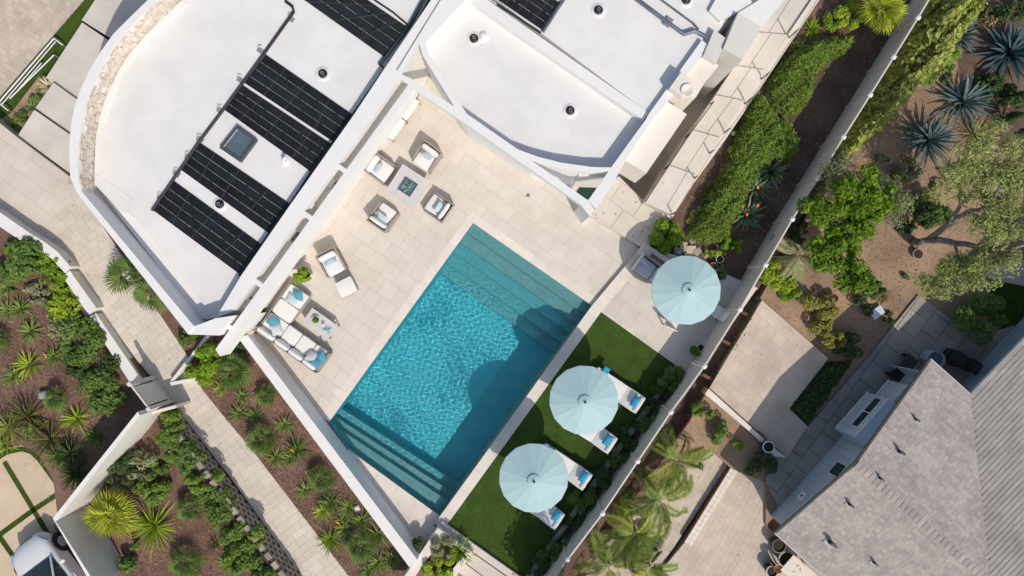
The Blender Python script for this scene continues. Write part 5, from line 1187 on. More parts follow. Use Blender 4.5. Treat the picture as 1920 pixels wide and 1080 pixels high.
# ================================================================ plants
def leafmat(n, c, c2, rnd=.35, trans=.28, rough=.62, spec=.16): return M(n, tuple(x * 1.25 for x in c), rough, var=.15, nscale=1.5, rnd=rnd, col2=c2, trans=trans, spec=spec)
L_GREEN = leafmat('mid_green_leaf', (.095, .18, .035), (.19, .27, .065))
L_BRIGHT = leafmat('bright_green_leaf', (.15, .27, .02), (.25, .35, .03))
L_PEPPER = leafmat('pepper_tree_leaf', (.23, .30, .08), (.38, .40, .15), rnd=.4)
L_CITRUS = leafmat('citrus_leaf', (.07, .155, .012), (.20, .30, .02), rnd=.45)
L_LIME = leafmat('yellow_green_leaf', (.36, .44, .04), (.24, .36, .035))
L_DARK = leafmat('dark_green_leaf', (.05, .095, .03), (.10, .155, .045))
L_OLIVE = leafmat('olive_leaf', (.28, .33, .07), (.42, .44, .12))
L_SAGE = leafmat('grey_green_leaf', (.24, .27, .13), (.36, .35, .20))
L_GOLD = leafmat('golden_olive_leaf', (.30, .27, .05), (.20, .21, .05))
L_HEDGE = leafmat('hedge_leaf', (.12, .21, .03), (.23, .31, .055))
L_AGAVE = leafmat('blue_agave_leaf', (.10, .15, .15), (.14, .20, .19), rnd=.2, trans=.08)
L_AGED = leafmat('deep_blue_agave_leaf', (.05, .10, .11), (.07, .13, .14), rnd=.2, trans=.08)
L_STRAP = leafmat('strap_leaf', (.15, .25, .05), (.28, .36, .09), rnd=.3)
L_FLAX = leafmat('bronze_flax_leaf', (.11, .10, .045), (.22, .22, .06), rnd=.4)
L_FAN = leafmat('fan_palm_leaf', (.13, .22, .05), (.20, .28, .07), rnd=.3)
L_YFAN = leafmat('yellow_fan_palm_leaf', (.36, .42, .04), (.50, .50, .07), rnd=.3)
L_PALM = leafmat('feather_palm_leaf', (.12, .20, .035), (.26, .31, .07), rnd=.35)
L_PALMY = leafmat('yellowing_palm_leaf', (.28, .31, .05), (.40, .38, .10), rnd=.35)
L_CREAMG = leafmat('cream_grass', (.62, .52, .32), (.70, .62, .45), rnd=.2)
L_BOP = leafmat('bird_of_paradise_leaf', (.12, .19, .10), (.24, .30, .18), rnd=.25, trans=.12, rough=.4)
L_DRY = leafmat('dry_grass_leaf', (.33, .25, .12), (.22, .20, .08), rnd=.3)
BARK = M('grey_bark', (.27, .22, .18), .9, var=.3, nscale=6, bump=.4, bscale=30)
STEM = M('brown_stem', (.11, .075, .05), .9, var=.3, nscale=6)
FLOWER = M('orange_flower', (.85, .28, .02), .6, var=.2); YFLOW = M('yellow_flower', (.8, .5, .04), .6, var=.2)
OVAL = [(0, -.5, 0), (.30, -.12, .10), (0, .5, -.04), (-.30, -.12, .10), (0, -.1, .0)]; OVALF = [(0, 1, 4), (1, 2, 4), (2, 3, 4), (3, 0, 4)]
LANCE = [(0, -.5, 0), (.14, -.1, .05), (0, .5, -.08), (-.14, -.1, .05)]; LANCEF = [(0, 1, 2), (0, 2, 3)]
ROUND = [(0, -.45, 0), (.38, -.2, .06), (.38, .25, .03), (0, .5, -.03), (-.38, .25, .03), (-.38, -.2, .06)]; ROUNDF = [(0, 1, 2), (0, 2, 3), (0, 3, 4), (0, 4, 5)]

def lumps_in(rx, ry, rot, n, h):
    out = []
    for i in range(n):
        a = RNG.uniform(0, 6.28); r = math.sqrt(RNG.uniform(0, 1)) * .88; x, y = rx * r * math.cos(a), ry * r * math.sin(a)
        s = RNG.uniform(.18, .46) * min(rx, ry); out.append((x * math.cos(rot) - y * math.sin(rot), x * math.sin(rot) + y * math.cos(rot), h * RNG.uniform(.35, .75) * (1 - .3 * r), s, h * RNG.uniform(.35, .5)))
    return out
def leafcloud(lumps, n, size, tv, tf, up=.6, jit=.55, inner=.25):
    w = np.array([l[3] ** 2 for l in lumps]); w /= w.sum(); k = RNG.choice(len(lumps), n, p=w); L = np.array(lumps)[k]
    d = RNG.normal(size=(n, 3)); d[:, 2] = np.abs(d[:, 2]) * 1.1 - .25; d /= np.linalg.norm(d, axis=1, keepdims=True)
    r = 1 - inner * RNG.uniform(0, 1, n) ** 2 + RNG.normal(0, .05, n)
    pos = L[:, :3] + d * r[:, None] * np.column_stack([L[:, 3], L[:, 3], L[:, 4]]); pos[:, 2] = np.maximum(pos[:, 2], .03)
    nr = d * .8 + np.array([0, 0, up]) + RNG.normal(0, jit, (n, 3)) * .6
    return scatter(pos, nr, size * RNG.uniform(.6, 1.3, n), tv, tf)
def stems(t, lumps, h, r=.02, n=None, mat=None):
    g = G()
    for l in lumps[:n or 6]:
        m = Vector((l[0] * .45 + random.uniform(-.04, .04), l[1] * .45, l[2] * .6)); g.tube([(random.uniform(-.05, .05), random.uniform(-.05, .05), 0), m, (l[0], l[1], l[2] + l[4] * .5)], r, 5, r * .4)
    return g.build('stem', mat or STEM, t, world=False)
def shrub(px, py, z, rx, ry, h, label, mat, n=700, size=.1, rot=0, lumps=9, tmpl='oval', group=None, name='shrub', cat='shrub', flowers=None):
    """rx, ry in photo pixels"""
    c = P(px, py, z + h * .5); k = (HC - z - h * .5) / FP; t = thing(name, label, cat, (c.x, c.y, z), 0, group)
    ls = lumps_in(rx * k, ry * k, -rot, lumps, h); tv, tf = {'oval': (OVAL, OVALF), 'lance': (LANCE, LANCEF), 'round': (ROUND, ROUNDF)}[tmpl]
    Vq, Fq = leafcloud(ls, n, size, tv, tf); link('foliage', npmesh('foliage', Vq, Fq), t, mat); stems(t, ls, h)
    if flowers:
        g = G()
        for _ in range(flowers[0]): l = random.choice(ls); g.rbox((l[0] + random.uniform(-.1, .1), l[1] + random.uniform(-.1, .1), l[2] + l[4]), (.07, .06, .05), random.random() * 6, r=.02, n=2)
        g.build('flower', flowers[1], t, world=False, kind='stuff')
    return t
def hedge(px, z, h, n, size, label, mat, tmpl='lance', name='hedge', cat='hedge', wob=.28):
    w = [P(x, y, z + h * .6) for x, y in px]; c = sum(w, Vector()) / len(w); t = thing(name, label, cat, (c.x, c.y, z)); poly = [(p.x - c.x, p.y - c.y) for p in w]
    p = sample_poly(poly, n); a = np.array(poly); dmin = np.full(n, 9.)
    for i in range(len(a)):
        q0, q1 = a[i - 1], a[i]; e = q1 - q0; u = np.clip(((p - q0) @ e) / (e @ e + 1e-9), 0, 1); dmin = np.minimum(dmin, np.linalg.norm(p - q0 - u[:, None] * e, axis=1))
    hh = h * np.clip(.25 + .75 * np.sqrt(np.clip(dmin / (h * .45), 0, 1)), 0, 1); s = [RNG.uniform(0, 6.28, 4) for _ in range(2)]
    hh *= 1 + wob * .5 * (np.sin(p[:, 0] * 7 + s[0][0]) * np.sin(p[:, 1] * 6 + s[0][1]) + .6 * np.sin(p[:, 0] * 15 + s[0][2]) * np.sin(p[:, 1] * 17 + s[0][3])) + RNG.normal(0, .05, n)
    p = p + np.column_stack([np.sin(p[:, 1] * 9 + s[1][0]) + .6 * np.sin(p[:, 1] * 21 + s[1][1]), np.sin(p[:, 0] * 9 + s[1][2]) + .6 * np.sin(p[:, 0] * 19 + s[1][3])]) * .025 + RNG.normal(0, .015, (n, 2))
    zz = hh * (1 - .3 * RNG.uniform(0, 1, n) ** 3); edge = dmin < .12; zz[edge] *= RNG.uniform(.2, 1, edge.sum())
    nr = np.column_stack([RNG.normal(0, .5, n), RNG.normal(0, .5, n), np.ones(n)]); tv, tf = {'oval': (OVAL, OVALF), 'lance': (LANCE, LANCEF), 'round': (ROUND, ROUNDF)}[tmpl]
    Vq, Fq = scatter(np.column_stack([p, zz]), nr, size * RNG.uniform(.6, 1.35, n), tv, tf); link('foliage', npmesh('foliage', Vq, Fq), t, mat)
    g = G()
    for q in sample_poly(poly, 22): g.tube([(q[0], q[1], 0), (q[0] + random.uniform(-.1, .1), q[1] + random.uniform(-.1, .1), h * .6)], .02, 5, .008)
    g.build('stem', STEM, t, world=False, kind='stuff'); return t

def strap(L_, w, elev, droop, segs=6, fold=.25, tip=.12, wmid=.5):
    """one strap leaf pointing along +x"""
    vs = []; x = z = 0; a = elev
    for i in range(segs + 1):
        t = i / segs; ww = w * (.45 + .55 * math.sin(math.pi * min(1, t / wmid * .5))) if t < wmid else w * (1 - ((t - wmid) / (1 - wmid)) ** 1.6 * (1 - tip)); ww *= .5
        vs += [(x, -ww, z + fold * ww), (x, 0, z - fold * ww * .6), (x, ww, z + fold * ww)]
        a -= droop / segs; x += L_ / segs * math.cos(a); z += L_ / segs * math.sin(a)
    fs = []
    for i in range(segs): fs += [(3 * i, 3 * i + 1, 3 * i + 4, 3 * i + 3), (3 * i + 1, 3 * i + 2, 3 * i + 5, 3 * i + 4)]
    return np.array(vs), np.array(fs)
def straps(n, L_, w, e0, e1, d0, d1, segs=4, base=.03, fold=.25, h0=0, wmid=.4):
    Vs = []; Fs = []; k = 0
    for i in range(n):
        f = i / max(n - 1, 1); el = e0 + (e1 - e0) * f + random.uniform(-.12, .12); v, q = strap(L_ * random.uniform(.78, 1.1) * (1 - .25 * f), w * random.uniform(.8, 1.15), el, d0 + (d1 - d0) * f + random.uniform(-.15, .15), segs, fold, wmid=wmid)
        a = i * 2.39996 + random.uniform(-.25, .25); c, s = math.cos(a), math.sin(a); v = v.copy(); v[:, 0] += base; x = v[:, 0] * c - v[:, 1] * s; y = v[:, 0] * s + v[:, 1] * c
        Vs.append(np.column_stack([x, y, v[:, 2] + h0])); Fs.append(q + k); k += len(v)
    return np.vstack(Vs), np.vstack(Fs)
def rosette(px, py, z, r, label, mat, n=26, w=.05, group=None, name='rosette_plant', cat='plant', e=(.25, 1.25), d=(.5, .5), flower=None):
    c = P(px, py, z + .2); k = (HC - z) / FP; t = thing(name, label, cat, (c.x, c.y, z), random.random() * 6, group)
    Vq, Fq = straps(n, r * k * 1.12, w, e[0], e[1], d[0], d[1]); me = npmesh('leaves', Vq, Fq); link('leaves', me, t, mat)
    G().lathe([(.05, 0), (.06, .05), (.02, .12)], (0, 0, 0), 8).build('stem', STEM, t, world=False)
    if flower:
        g = G(); g.tube([(0, 0, .05), (.05, .03, .4)], .01, 5); g.build('flower_stalk', L_GREEN, t, world=False); g = G(); g.rbox((.08, .05, .42), (.16, .07, .06), .5, r=.025, n=3); g.build('flower', FLOWER, t, world=False)
    return t
def fuzzy(px, py, z, r, label, mat, group=None, n=130, h=.35, name='fan_palm', cat='palm'):
    """young fan palm: a ball of narrow folded leaf segments on short stalks"""
    c = P(px, py, z + h); k = (HC - z - h) / FP; t = thing(name, label, cat, (c.x, c.y, z), random.random() * 6, group); R_ = r * k
    seg = 11
    vs = []; fs = []
    for j in range(seg):
        a = -1.35 + 2.7 * j / (seg - 1); l = R_ * .62 * (1 - .25 * (a / 1.35) ** 2); b = len(vs); da = .085
        vs += [(R_ * .4, 0, .0), (R_ * .4 + l * .6 * math.cos(a - da), l * .6 * math.sin(a - da), .03), (R_ * .4 + l * math.cos(a), l * math.sin(a), -.06 * R_ * 2), (R_ * .4 + l * .6 * math.cos(a + da), l * .6 * math.sin(a + da), .0)]
        fs += [(b, b + 1, b + 2, b + 3)]
    vs += [(0, -.008, 0), (R_ * .4, -.008, 0), (R_ * .4, .008, 0), (0, .008, 0)]; fs += [(len(vs) - 4, len(vs) - 3, len(vs) - 2, len(vs) - 1)]
    me = npmesh('frond', np.array(vs), np.array(fs)); me.materials.append(mat); nf = 22
    for i in range(nf):
        f = i / nf; o = link('frond', me, t); el = .05 + 1.15 * f; o.rotation_euler = (random.uniform(-.35, .35), -el, i * 2.39996); o.location = (0, 0, h * (.55 + .3 * f)); s = random.uniform(.85, 1.1) * (1 - .2 * f); o.scale = (s, s, s)
    G().lathe([(.07, 0), (.08, h * .4), (.04, h * .9)], (0, 0, 0), 9).build('trunk', BARK, t, world=False); return t
def agave(px, py, z, r, label, mat, n=44, w=.13):
    c = P(px, py, z + .3); k = (HC - z - .3) / FP; t = thing('agave', label, 'agave', (c.x, c.y, z), random.random() * 6, 'large blue agaves in the neighbour garden'); R_ = r * k; mv = []
    for q in range(3):
        v, f = strap(R_ * 1.05, w, 0, .25 + .15 * q, 7, .5, wmid=.35); me = npmesh('leaf', v, f); me.materials.append(mat); me.shade_smooth(); mv.append(me)
    for i in range(n):
        f = i / n; o = link('leaf', mv[i % 3], t); o.rotation_euler = (random.uniform(-.1, .1), -(.12 + 1.15 * f + random.uniform(-.1, .1)), i * 2.39996 + random.uniform(-.1, .1)); s = random.uniform(.85, 1.08) * (1 - .22 * f); o.scale = (s, s, s); o.location = (0, 0, .12 + .12 * f)
    G().lathe([(.14, 0), (.15, .1), (.08, .25)], (0, 0, 0), 10).build('stem', STEM, t, world=False); return t
def frond_mesh(L_, lw, nl, mat, droop=1.1, elev=.7, nm='frond'):
    """feather frond along +x with leaflets on both sides"""
    vs = []; fs = []; x = z = 0; a = elev; pts = []
    S_ = 12
    for i in range(S_ + 1): pts.append((x, z, a)); a -= droop / S_; x += L_ / S_ * math.cos(a); z += L_ / S_ * math.sin(a)
    for i in range(S_):
        b = len(vs); w = .014 * (1 - .6 * i / S_); (x0, z0, _), (x1, z1, _) = pts[i], pts[i + 1]; vs += [(x0, -w, z0), (x1, -w, z1), (x1, w, z1), (x0, w, z0)]; fs.append((b, b + 1, b + 2, b + 3))
    for i in range(nl):
        t = .14 + .86 * i / nl; f = t * S_; j = min(int(f), S_ - 1); u = f - j; x0 = pts[j][0] + (pts[j + 1][0] - pts[j][0]) * u; z0 = pts[j][1] + (pts[j + 1][1] - pts[j][1]) * u
        ll = lw * (math.sin(math.pi * (t * .86 + .1)) ** .7) * random.uniform(.9, 1.1)
        for s in (-1, 1):
            b = len(vs); sw = .55 + .35 * t; dx, dy = ll * sw, s * ll * .8; w = .021
            vs += [(x0, 0, z0), (x0 + dx * .5 + w, dy * .55, z0 + .04), (x0 + dx, dy, z0 - .10 * ll), (x0 + dx * .5 - w, dy * .55, z0 + .04)]; fs.append((b, b + 1, b + 2, b + 3))
    me = npmesh(nm, np.array(vs), np.array(fs)); me.materials.append(mat); return me
def palm(px, py, z, L_, hgt, label, mat, n=16, lw=.42, group='feather palms by the fence'):
    c = P(px, py, z + hgt); t = thing('feather_palm', label, 'palm', (c.x, c.y, z), random.random() * 6, group); ms = [frond_mesh(L_ * (1 + .12 * q), lw, 40, (mat, L_PALMY, mat)[q] if mat is L_PALM else mat, .9 + .5 * q, .6 - .12 * q) for q in range(3)]
    for i in range(n):
        f = i / n; o = link('frond', ms[random.randrange(3)], t); o.rotation_euler = (random.uniform(-.7, .7), .3 - 1.0 * f + random.uniform(-.25, .25), i * 2.39996 + random.uniform(-.55, .55)); s = random.uniform(.6, 1.15) * (1 - .15 * f); o.scale = (s, s, s); o.location = (0, 0, hgt)
    g = G(); g.tube([(0.05, 0, 0), (.03, .02, hgt * .5), (0, 0, hgt + .03)], .10, 10, .07)
    for k in range(int(hgt / .12)): g.lathe([(.105, 0), (.115, .03), (.095, .06)], (.05 * (1 - k * .12 / hgt), 0, k * .12), 10, cap=False)
    g.build('trunk', BARK, t, world=False); return t
def fanpalm(px, py, z, r, hgt, label, mat, n=16, group=None):
    """big fan leaves on long stalks"""
    c = P(px, py, z + hgt); k = (HC - z - hgt) / FP; t = thing('fan_palm', label, 'palm', (c.x, c.y, z), random.random() * 6, group); R_ = r * k; vs = []; fs = []; seg = 26
    for j in range(seg):
        a = -2.3 + 4.6 * j / (seg - 1); l = R_ * .62 * random.uniform(.9, 1.05); b = len(vs); da = .075; up = .03 if j % 2 else -.03; x0 = R_ * .38
        vs += [(x0, 0, 0), (x0 + l * .62 * math.cos(a - da), l * .62 * math.sin(a - da), up), (x0 + l * math.cos(a), l * math.sin(a), -.18 * l), (x0 + l * .62 * math.cos(a + da), l * .62 * math.sin(a + da), up + .03)]; fs.append((b, b + 1, b + 2, b + 3))
    b = len(vs); vs += [(0, -.012, 0), (R_ * .38, -.01, 0), (R_ * .38, .01, 0), (0, .012, 0)]; fs.append((b, b + 1, b + 2, b + 3)); me = npmesh('frond', np.array(vs), np.array(fs)); me.materials.append(mat)
    for i in range(n):
        f = i / n; o = link('frond', me, t); o.rotation_euler = (random.uniform(-.3, .3), -.0 - 1.35 * f ** 1.3 + random.uniform(-.1, .1), i * 2.39996 + random.uniform(-.2, .2)); s = random.uniform(.85, 1.1) * (1 - .15 * f); o.scale = (s, s, s); o.location = (0, 0, hgt)
    G().tube([(0, 0, 0), (.02, 0, hgt + .03)], .1, 9, .06).build('trunk', BARK, t, world=False); return t
def tree(px, py, z, limbs, label, mat, nleaf, size, clump=.38, cmat=None, tmpl='lance', r0=.13, twig=3, group=None, flat=.6):
    """limbs: lists of (photo x, photo y, height) from the trunk outwards; leaves gather in clumps along their outer half"""
    c = P(px, py, z); t = thing('tree', label, 'tree', c, 0, group); g = G(); ends = []
    first = True
    tr = None
    for li, (lb, ra) in enumerate(limbs):
        q = [P(*p) - c for p in lb]; q2 = []
        for i in range(len(q) - 1):
            for s in range(4): q2.append(q[i].lerp(q[i + 1], s / 4) + (Vector((random.uniform(-1, 1), random.uniform(-1, 1), random.uniform(-.5, .5))) * .035 if s else Vector()))
        q2.append(q[-1]); gg = G().tube(q2, ra, 7, ra * .25)
        if li == 0: tr = gg.build('trunk', cmat or BARK, t, world=False)
        else: gg.build('limb', cmat or BARK, tr, world=False)
        L_ = len(q2)
        for i in range(int(L_ * (.42 if ra < .1 else .62)), L_):
            for _ in range(twig):
                d = Vector((random.uniform(-1, 1), random.uniform(-1, 1), random.uniform(-.15, .5))); e = q2[i] + d * random.uniform(.25, .75); ends.append(e)
                if random.random() < .75: g.tube([q2[i], q2[i].lerp(e, .5) + Vector((random.uniform(-.08, .08), random.uniform(-.08, .08), .04)), e], .017, 4, .006, caps=False)
    g.build('twig', cmat or BARK, tr, world=False, kind='stuff')
    ls = [(e.x, e.y, e.z, clump * random.uniform(.55, 1.15), clump * flat * random.uniform(.6, 1.1)) for e in ends]; tv, tf = {'oval': (OVAL, OVALF), 'lance': (LANCE, LANCEF), 'round': (ROUND, ROUNDF)}[tmpl]
    Vq, Fq = leafcloud(ls, nleaf, size, tv, tf, inner=.75); link('crown', npmesh('crown', Vq, Fq), t, mat); return t
def ordi(lst, mk):
    for i, a in enumerate(lst): mk(ORD[i], *a)

# ---- agave garden on the left
ZG = -.35
for a in ((52, 486, 42, 30, .75, 'wide mid-green bush in the upper part of the agave garden by the stepped wall', L_GREEN, 1500, .12, .5), (96, 505, 28, 26, .6, 'lighter green bush right of the wide bush at the stepped wall', L_BRIGHT, 900, .11, .6), (18, 500, 26, 34, .65, 'green bush at the photo\'s left edge in the agave garden', L_GREEN, 900, .12, 0), (121, 572, 28, 30, .6, 'yellow-green bush beside the third capstone of the stepped wall', L_LIME, 900, .11, .8), (70, 552, 24, 16, .4, 'low dull green bush between two rosettes in the agave garden', L_SAGE, 500, .09, .4), (152, 640, 36, 38, .7, 'largest green bush by the longest capstone of the stepped wall', L_GREEN, 1500, .11, .9), (118, 622, 24, 20, .5, 'small dull green bush left of the largest bush', L_SAGE, 600, .09, 0), (150, 688, 30, 18, .45, 'low dark bush below the largest bush', L_DARK, 700, .09, .5), (205, 676, 18, 16, .4, 'small round dark green bush closest to the stepped wall', L_DARK, 500, .07, 0), (196, 736, 36, 36, .7, 'dense green bush nearest the grey gate panel', L_GREEN, 1500, .10, .6)):
    shrub(a[0], a[1], ZG, a[2] * 1.15, a[3] * 1.12, a[4] * .85, a[5], a[6], int(a[7] * 1.1), a[8] * 1.3, a[9], 22, group='bushes of the agave garden')
for a in ((8, 540, 20, 'pale green rosette at the left edge above the first fuzzy palm', L_STRAP), (34, 580, 21, 'green rosette left of the yellow-green bush', L_STRAP), (8, 582, 18, 'green rosette cut by the left photo edge', L_STRAP), (53, 622, 23, 'broad green rosette in the middle of the agave garden', L_STRAP), (50, 685, 27, 'largest pale rosette with long leaves', L_LIME), (95, 670, 18, 'rosette with an orange flower', L_STRAP), (20, 706, 19, 'small rosette below the largest pale one', L_STRAP), (140, 787, 26, 'yellow-green spiky rosette by the shadow of the boundary wall', L_LIME), (174, 822, 18, 'small dark rosette inside the shadow of the boundary wall', L_GREEN)):
    rosette(a[0], a[1], ZG, a[2] * 1.2, a[3], a[4], 32, .065, 'rosettes of the agave garden', flower='orange' in a[3])
fuzzy(-2, 636, ZG, 24, 'round fan palm cut by the left photo edge', L_FAN, 'young fan palms'); fuzzy(103, 748, ZG, 29, 'round fan palm before the pale boulder in the agave garden', L_FAN, 'young fan palms')
for a in ((48, 782, 45, 'bronze flax clump left of the round fan palm', L_FLAX, 46), (90, 826, 40, 'bronze flax clump above the grass-jointed court', L_FLAX, 46), (12, 805, 38, 'olive flax clump at the left photo edge above the court', L_OLIVE, 40), (128, 852, 38, 'dark flax clump in the shadow of the boundary wall', L_DARK, 44), (140, 890, 34, 'dark flax clump lowest between court and boundary wall', L_DARK, 40), (104, 858, 24, 'small light green flax at the court\'s curved edge', L_STRAP, 28), (62, 806, 26, 'small green flax between the bronze clumps', L_STRAP, 26), (2, 838, 22, 'light green flax low at the left photo edge', L_LIME, 26)):
    rosette(a[0], a[1], ZG, a[2] * 1.12, a[3], a[4], int(a[5] * 1.4), .05, 'flax clumps of the agave garden', 'flax_clump', 'plant', (.35, 1.35), (.55, .35))

# ---- lower bed between boundary wall and block wall
ZL = -.30
HB = [(318, 796, 24, 28), (330, 828, 30, 26), (352, 862, 32, 28), (388, 902, 26, 28), (410, 938, 30, 28), (438, 972, 34, 30), (462, 1008, 34, 30), (482, 1050, 32, 30), (502, 1086, 26, 22), (452, 1046, 26, 24)]
for i, a in enumerate(HB): shrub(a[0] - 4, a[1] + 3, ZL, a[2] * 1.1, a[3] * 1.15, .95, ORD[i] + ' leafy green bush from the gate along the perforated block wall', L_GREEN if i % 3 else L_HEDGE, 1700, .115, .9, 11, group='bushes along the block wall')
for a in ((226, 878, 34, 30, .9, 'dark blue-green bush against the boundary wall', L_DARK, 1300, .10), (262, 872, 28, 30, .8, 'grey-green bush right of the dark one at the boundary wall', L_SAGE, 900, .10), (284, 912, 30, 34, .8, 'light green bush with yellow tips above the spiky yellow palm', L_HEDGE, 1300, .12), (300, 868, 20, 20, .5, 'small green bush between boundary wall bushes and block wall bushes', L_GREEN, 500, .09)):
    shrub(a[0], a[1], ZL, a[2], a[3], a[4], a[5], a[6], a[7], a[8], group='bushes of the lower bed')
fanpalm(214, 962, ZL, 58, .75, 'large yellow fan palm by the corner of the court wall', L_YFAN, 14)
rosette(286, 990, ZL, 52, 'spiky yellow-green palm clump right of the yellow fan palm', L_LIME, 90, .05, None, 'spiky_palm', 'palm', (.15, 1.4), (.35, .2))
fuzzy(354, 952, ZL, 31, 'round fan palm in the middle of the lower bed', L_FAN, 'young fan palms'); fuzzy(348, 1054, ZL, 40, 'largest round fan palm at the photo bottom in the lower bed', L_FAN, 'young fan palms')
rosette(424, 1060, ZL, 24, 'small yellow-green rosette at the photo bottom before the block wall bushes', L_STRAP, 24, .05); rosette(400, 1022, ZL, 18, 'brown-green rosette in shade beside the block wall bushes', L_FLAX, 22, .05)
shrub(240, 1048, ZL, 36, 20, .7, 'trailing green shrub over the court wall at the photo bottom', L_GREEN, 900, .12, -.7)

# ---- mulch strip between path and pool wall
ZS = -.52
shrub(388, 682, ZS, 36, 40, .9, 'bright yellow-green bush at the upper end of the mulch strip', L_BRIGHT, 1900, .15, .9, 12)
shrub(445, 655, ZS, 22, 18, .5, 'dark green bush in shade beneath the beam end', L_DARK, 500, .11)
fanpalm(440, 697, ZS, 40, .55, 'broad green fan palm below the beam end', L_FAN, 15)
fuzzy(489, 824, ZS, 38, 'dark round fan palm left of the first spiky clump in the strip', L_FAN, 'young fan palms'); fuzzy(602, 898, ZS, 32, 'round fan palm in the middle of the mulch strip', L_FAN, 'young fan palms'); fuzzy(676, 1024, ZS, 40, 'large round fan palm in the lower part of the mulch strip', L_FAN, 'young fan palms'); fuzzy(497, 742, ZS, 25, 'small round fan palm in the upper part of the mulch strip', L_FAN, 'young fan palms')
RS = [(412, 729, 14, L_LIME), (450, 745, 13, L_STRAP), (446, 776, 17, L_STRAP), (476, 780, 15, L_GREEN), (532, 798, 18, L_STRAP), (515, 860, 19, L_STRAP), (542, 862, 14, L_STRAP), (570, 922, 17, L_STRAP), (603, 962, 18, L_LIME), (651, 956, 21, L_STRAP), (677, 978, 20, L_STRAP), (644, 996, 18, L_STRAP), (618, 1014, 25, L_BRIGHT), (710, 1006, 23, L_STRAP), (708, 1058, 22, L_STRAP), (736, 1052, 20, L_STRAP), (688, 1075, 16, L_STRAP)]
for i, a in enumerate(RS): rosette(a[0], a[1], ZS, a[2] * 1.25, ORD[i] + ' small spiky rosette from the gate down the mulch strip beside the pool wall', a[3], 28, .052, 'spiky rosettes of the mulch strip')
rosette(555, 845, ZS, 32, 'dark spiky palm clump left of the middle of the mulch strip', L_GREEN, 46, .05, None, 'spiky_palm', 'palm', (.2, 1.3), (.7, .4), 'f'); rosette(618, 944, ZS, 29, 'dark spiky palm clump below the middle of the mulch strip', L_GREEN, 44, .055, None, 'spiky_palm', 'palm', (.2, 1.3), (.7, .4)); rosette(640, 978, ZS, 15, 'tiny rosette with an orange flower in the mulch strip', L_STRAP, 20, .04, None, flower='y')
rosette(522, 1060, ZS, 1, 'tiny', L_STRAP, 3, .02) if False else None
# along the house and on the left
fanpalm(242, 514, -.585, 50, .75, 'green fan palm leaning over the path, upper of two by the villa', L_FAN, 11); fanpalm(284, 554, -.585, 42, .7, 'green fan palm under the villa wall, lower of two by the path', L_FAN, 10)
shrub(352, 634, -.585, 22, 16, .5, 'dark green bush in the shade of the villa corner', L_GREEN, 700, .13)
rosette(17, 238, -1.28, 19, 'bright green spiky plant lowest in the entry strip', L_BRIGHT, 30, .06); shrub(36, 222, -1.28, 16, 13, .35, 'low green bush next to the bright spiky plant in the entry strip', L_GREEN, 450, .1); rosette(54, 200, -1.28, 15, 'green tuft in the middle of the entry strip', L_STRAP, 26, .05); shrub(72, 180, -1.28, 15, 12, .3, 'low green bush below the cream grass', L_GREEN, 350, .09)
rosette(86, 160, -1.28, 24, 'cream-white ornamental grass at the top of the entry strip', L_CREAMG, 60, .035, None, 'ornamental_grass', 'grass clump', (.3, 1.3), (.9, .6))

# ---- planting bed right of the walkway
ZB = -.06
H1 = [(1448, 148), (1470, 112), (1510, 84), (1560, 66), (1600, 66), (1607, 80), (1590, 96), (1562, 110), (1540, 128), (1530, 150), (1527, 178), (1512, 198), (1494, 212), (1470, 228), (1446, 200), (1438, 175)]
H2 = [(1436, 178), (1446, 200), (1470, 222), (1488, 232), (1500, 258), (1502, 282), (1490, 300), (1450, 300), (1434, 318), (1420, 340), (1404, 360), (1396, 390), (1378, 412), (1370, 448), (1330, 458), (1292, 448), (1306, 410), (1340, 350), (1366, 300), (1386, 250), (1404, 200), (1418, 176)]
hedge(H1, ZB, .8, 5600, .145, 'narrow curved green hedge arm at the top of the planting bed', L_HEDGE); hedge(H2, ZB, .85, 10000, .145, 'broad clipped green hedge along the middle of the planting bed', L_HEDGE)
fanpalm(1650, 22, ZB, 52, 1.1, 'yellow-green fan palm at the top photo edge beside the fence', L_YFAN, 18)
shrub(1590, 28, ZB, 38, 26, .7, 'leafy yellow-green shrub left of the fan palm at the top edge', L_LIME, 1100, .16); rosette(1525, 52, ZB, 22, 'small bright fern tuft above the curved hedge arm', L_BRIGHT, 34, .06); rosette(1497, 88, ZB, 20, 'small fern tuft at the outer edge of the curved hedge arm', L_STRAP, 30, .06); shrub(1560, 40, ZB, 22, 16, .5, 'green fern bush between the fern tuft and the yellow-green shrub', L_BRIGHT, 500, .13)
shrub(1382, 262, ZB, 18, 40, .35, 'low brownish groundcover between walkway curb and broad hedge', L_OLIVE, 700, .08, .55); shrub(1330, 360, ZB, 16, 34, .3, 'thin dry groundcover lower along the walkway curb', L_DARK, 500, .07, .55); shrub(1302, 410, ZB, 14, 24, .3, 'thin dry groundcover nearest the side landing', L_OLIVE, 350, .07, .55)
def bop(px, py, r, label, fl):
    t = rosette(px, py, ZB, r, label, L_BOP, 46, .105, 'bird of paradise plants', 'bird_of_paradise', 'plant', (.45, 1.4), (.75, .3)); k = HC / FP
    for x, y in fl:
        p = P(x, y, .75); q = Matrix.Rotation(-t.rotation_euler.z, 3, 'Z') @ (p - Vector((t.location.x, t.location.y, ZB))); g = G()
        for a in (-.5, 0, .5): g.tube([q, q + Vector((.12 * math.cos(a), .12 * math.sin(a), .08))], .022, 5, .005)
        g.build('flower', FLOWER if len(fl) % 2 else YFLOW, t, world=False); G().tube([(0, 0, .1), q * .6 + Vector((0, 0, .1)), q], .012, 5).build('flower_stalk', L_BOP, t, world=False)
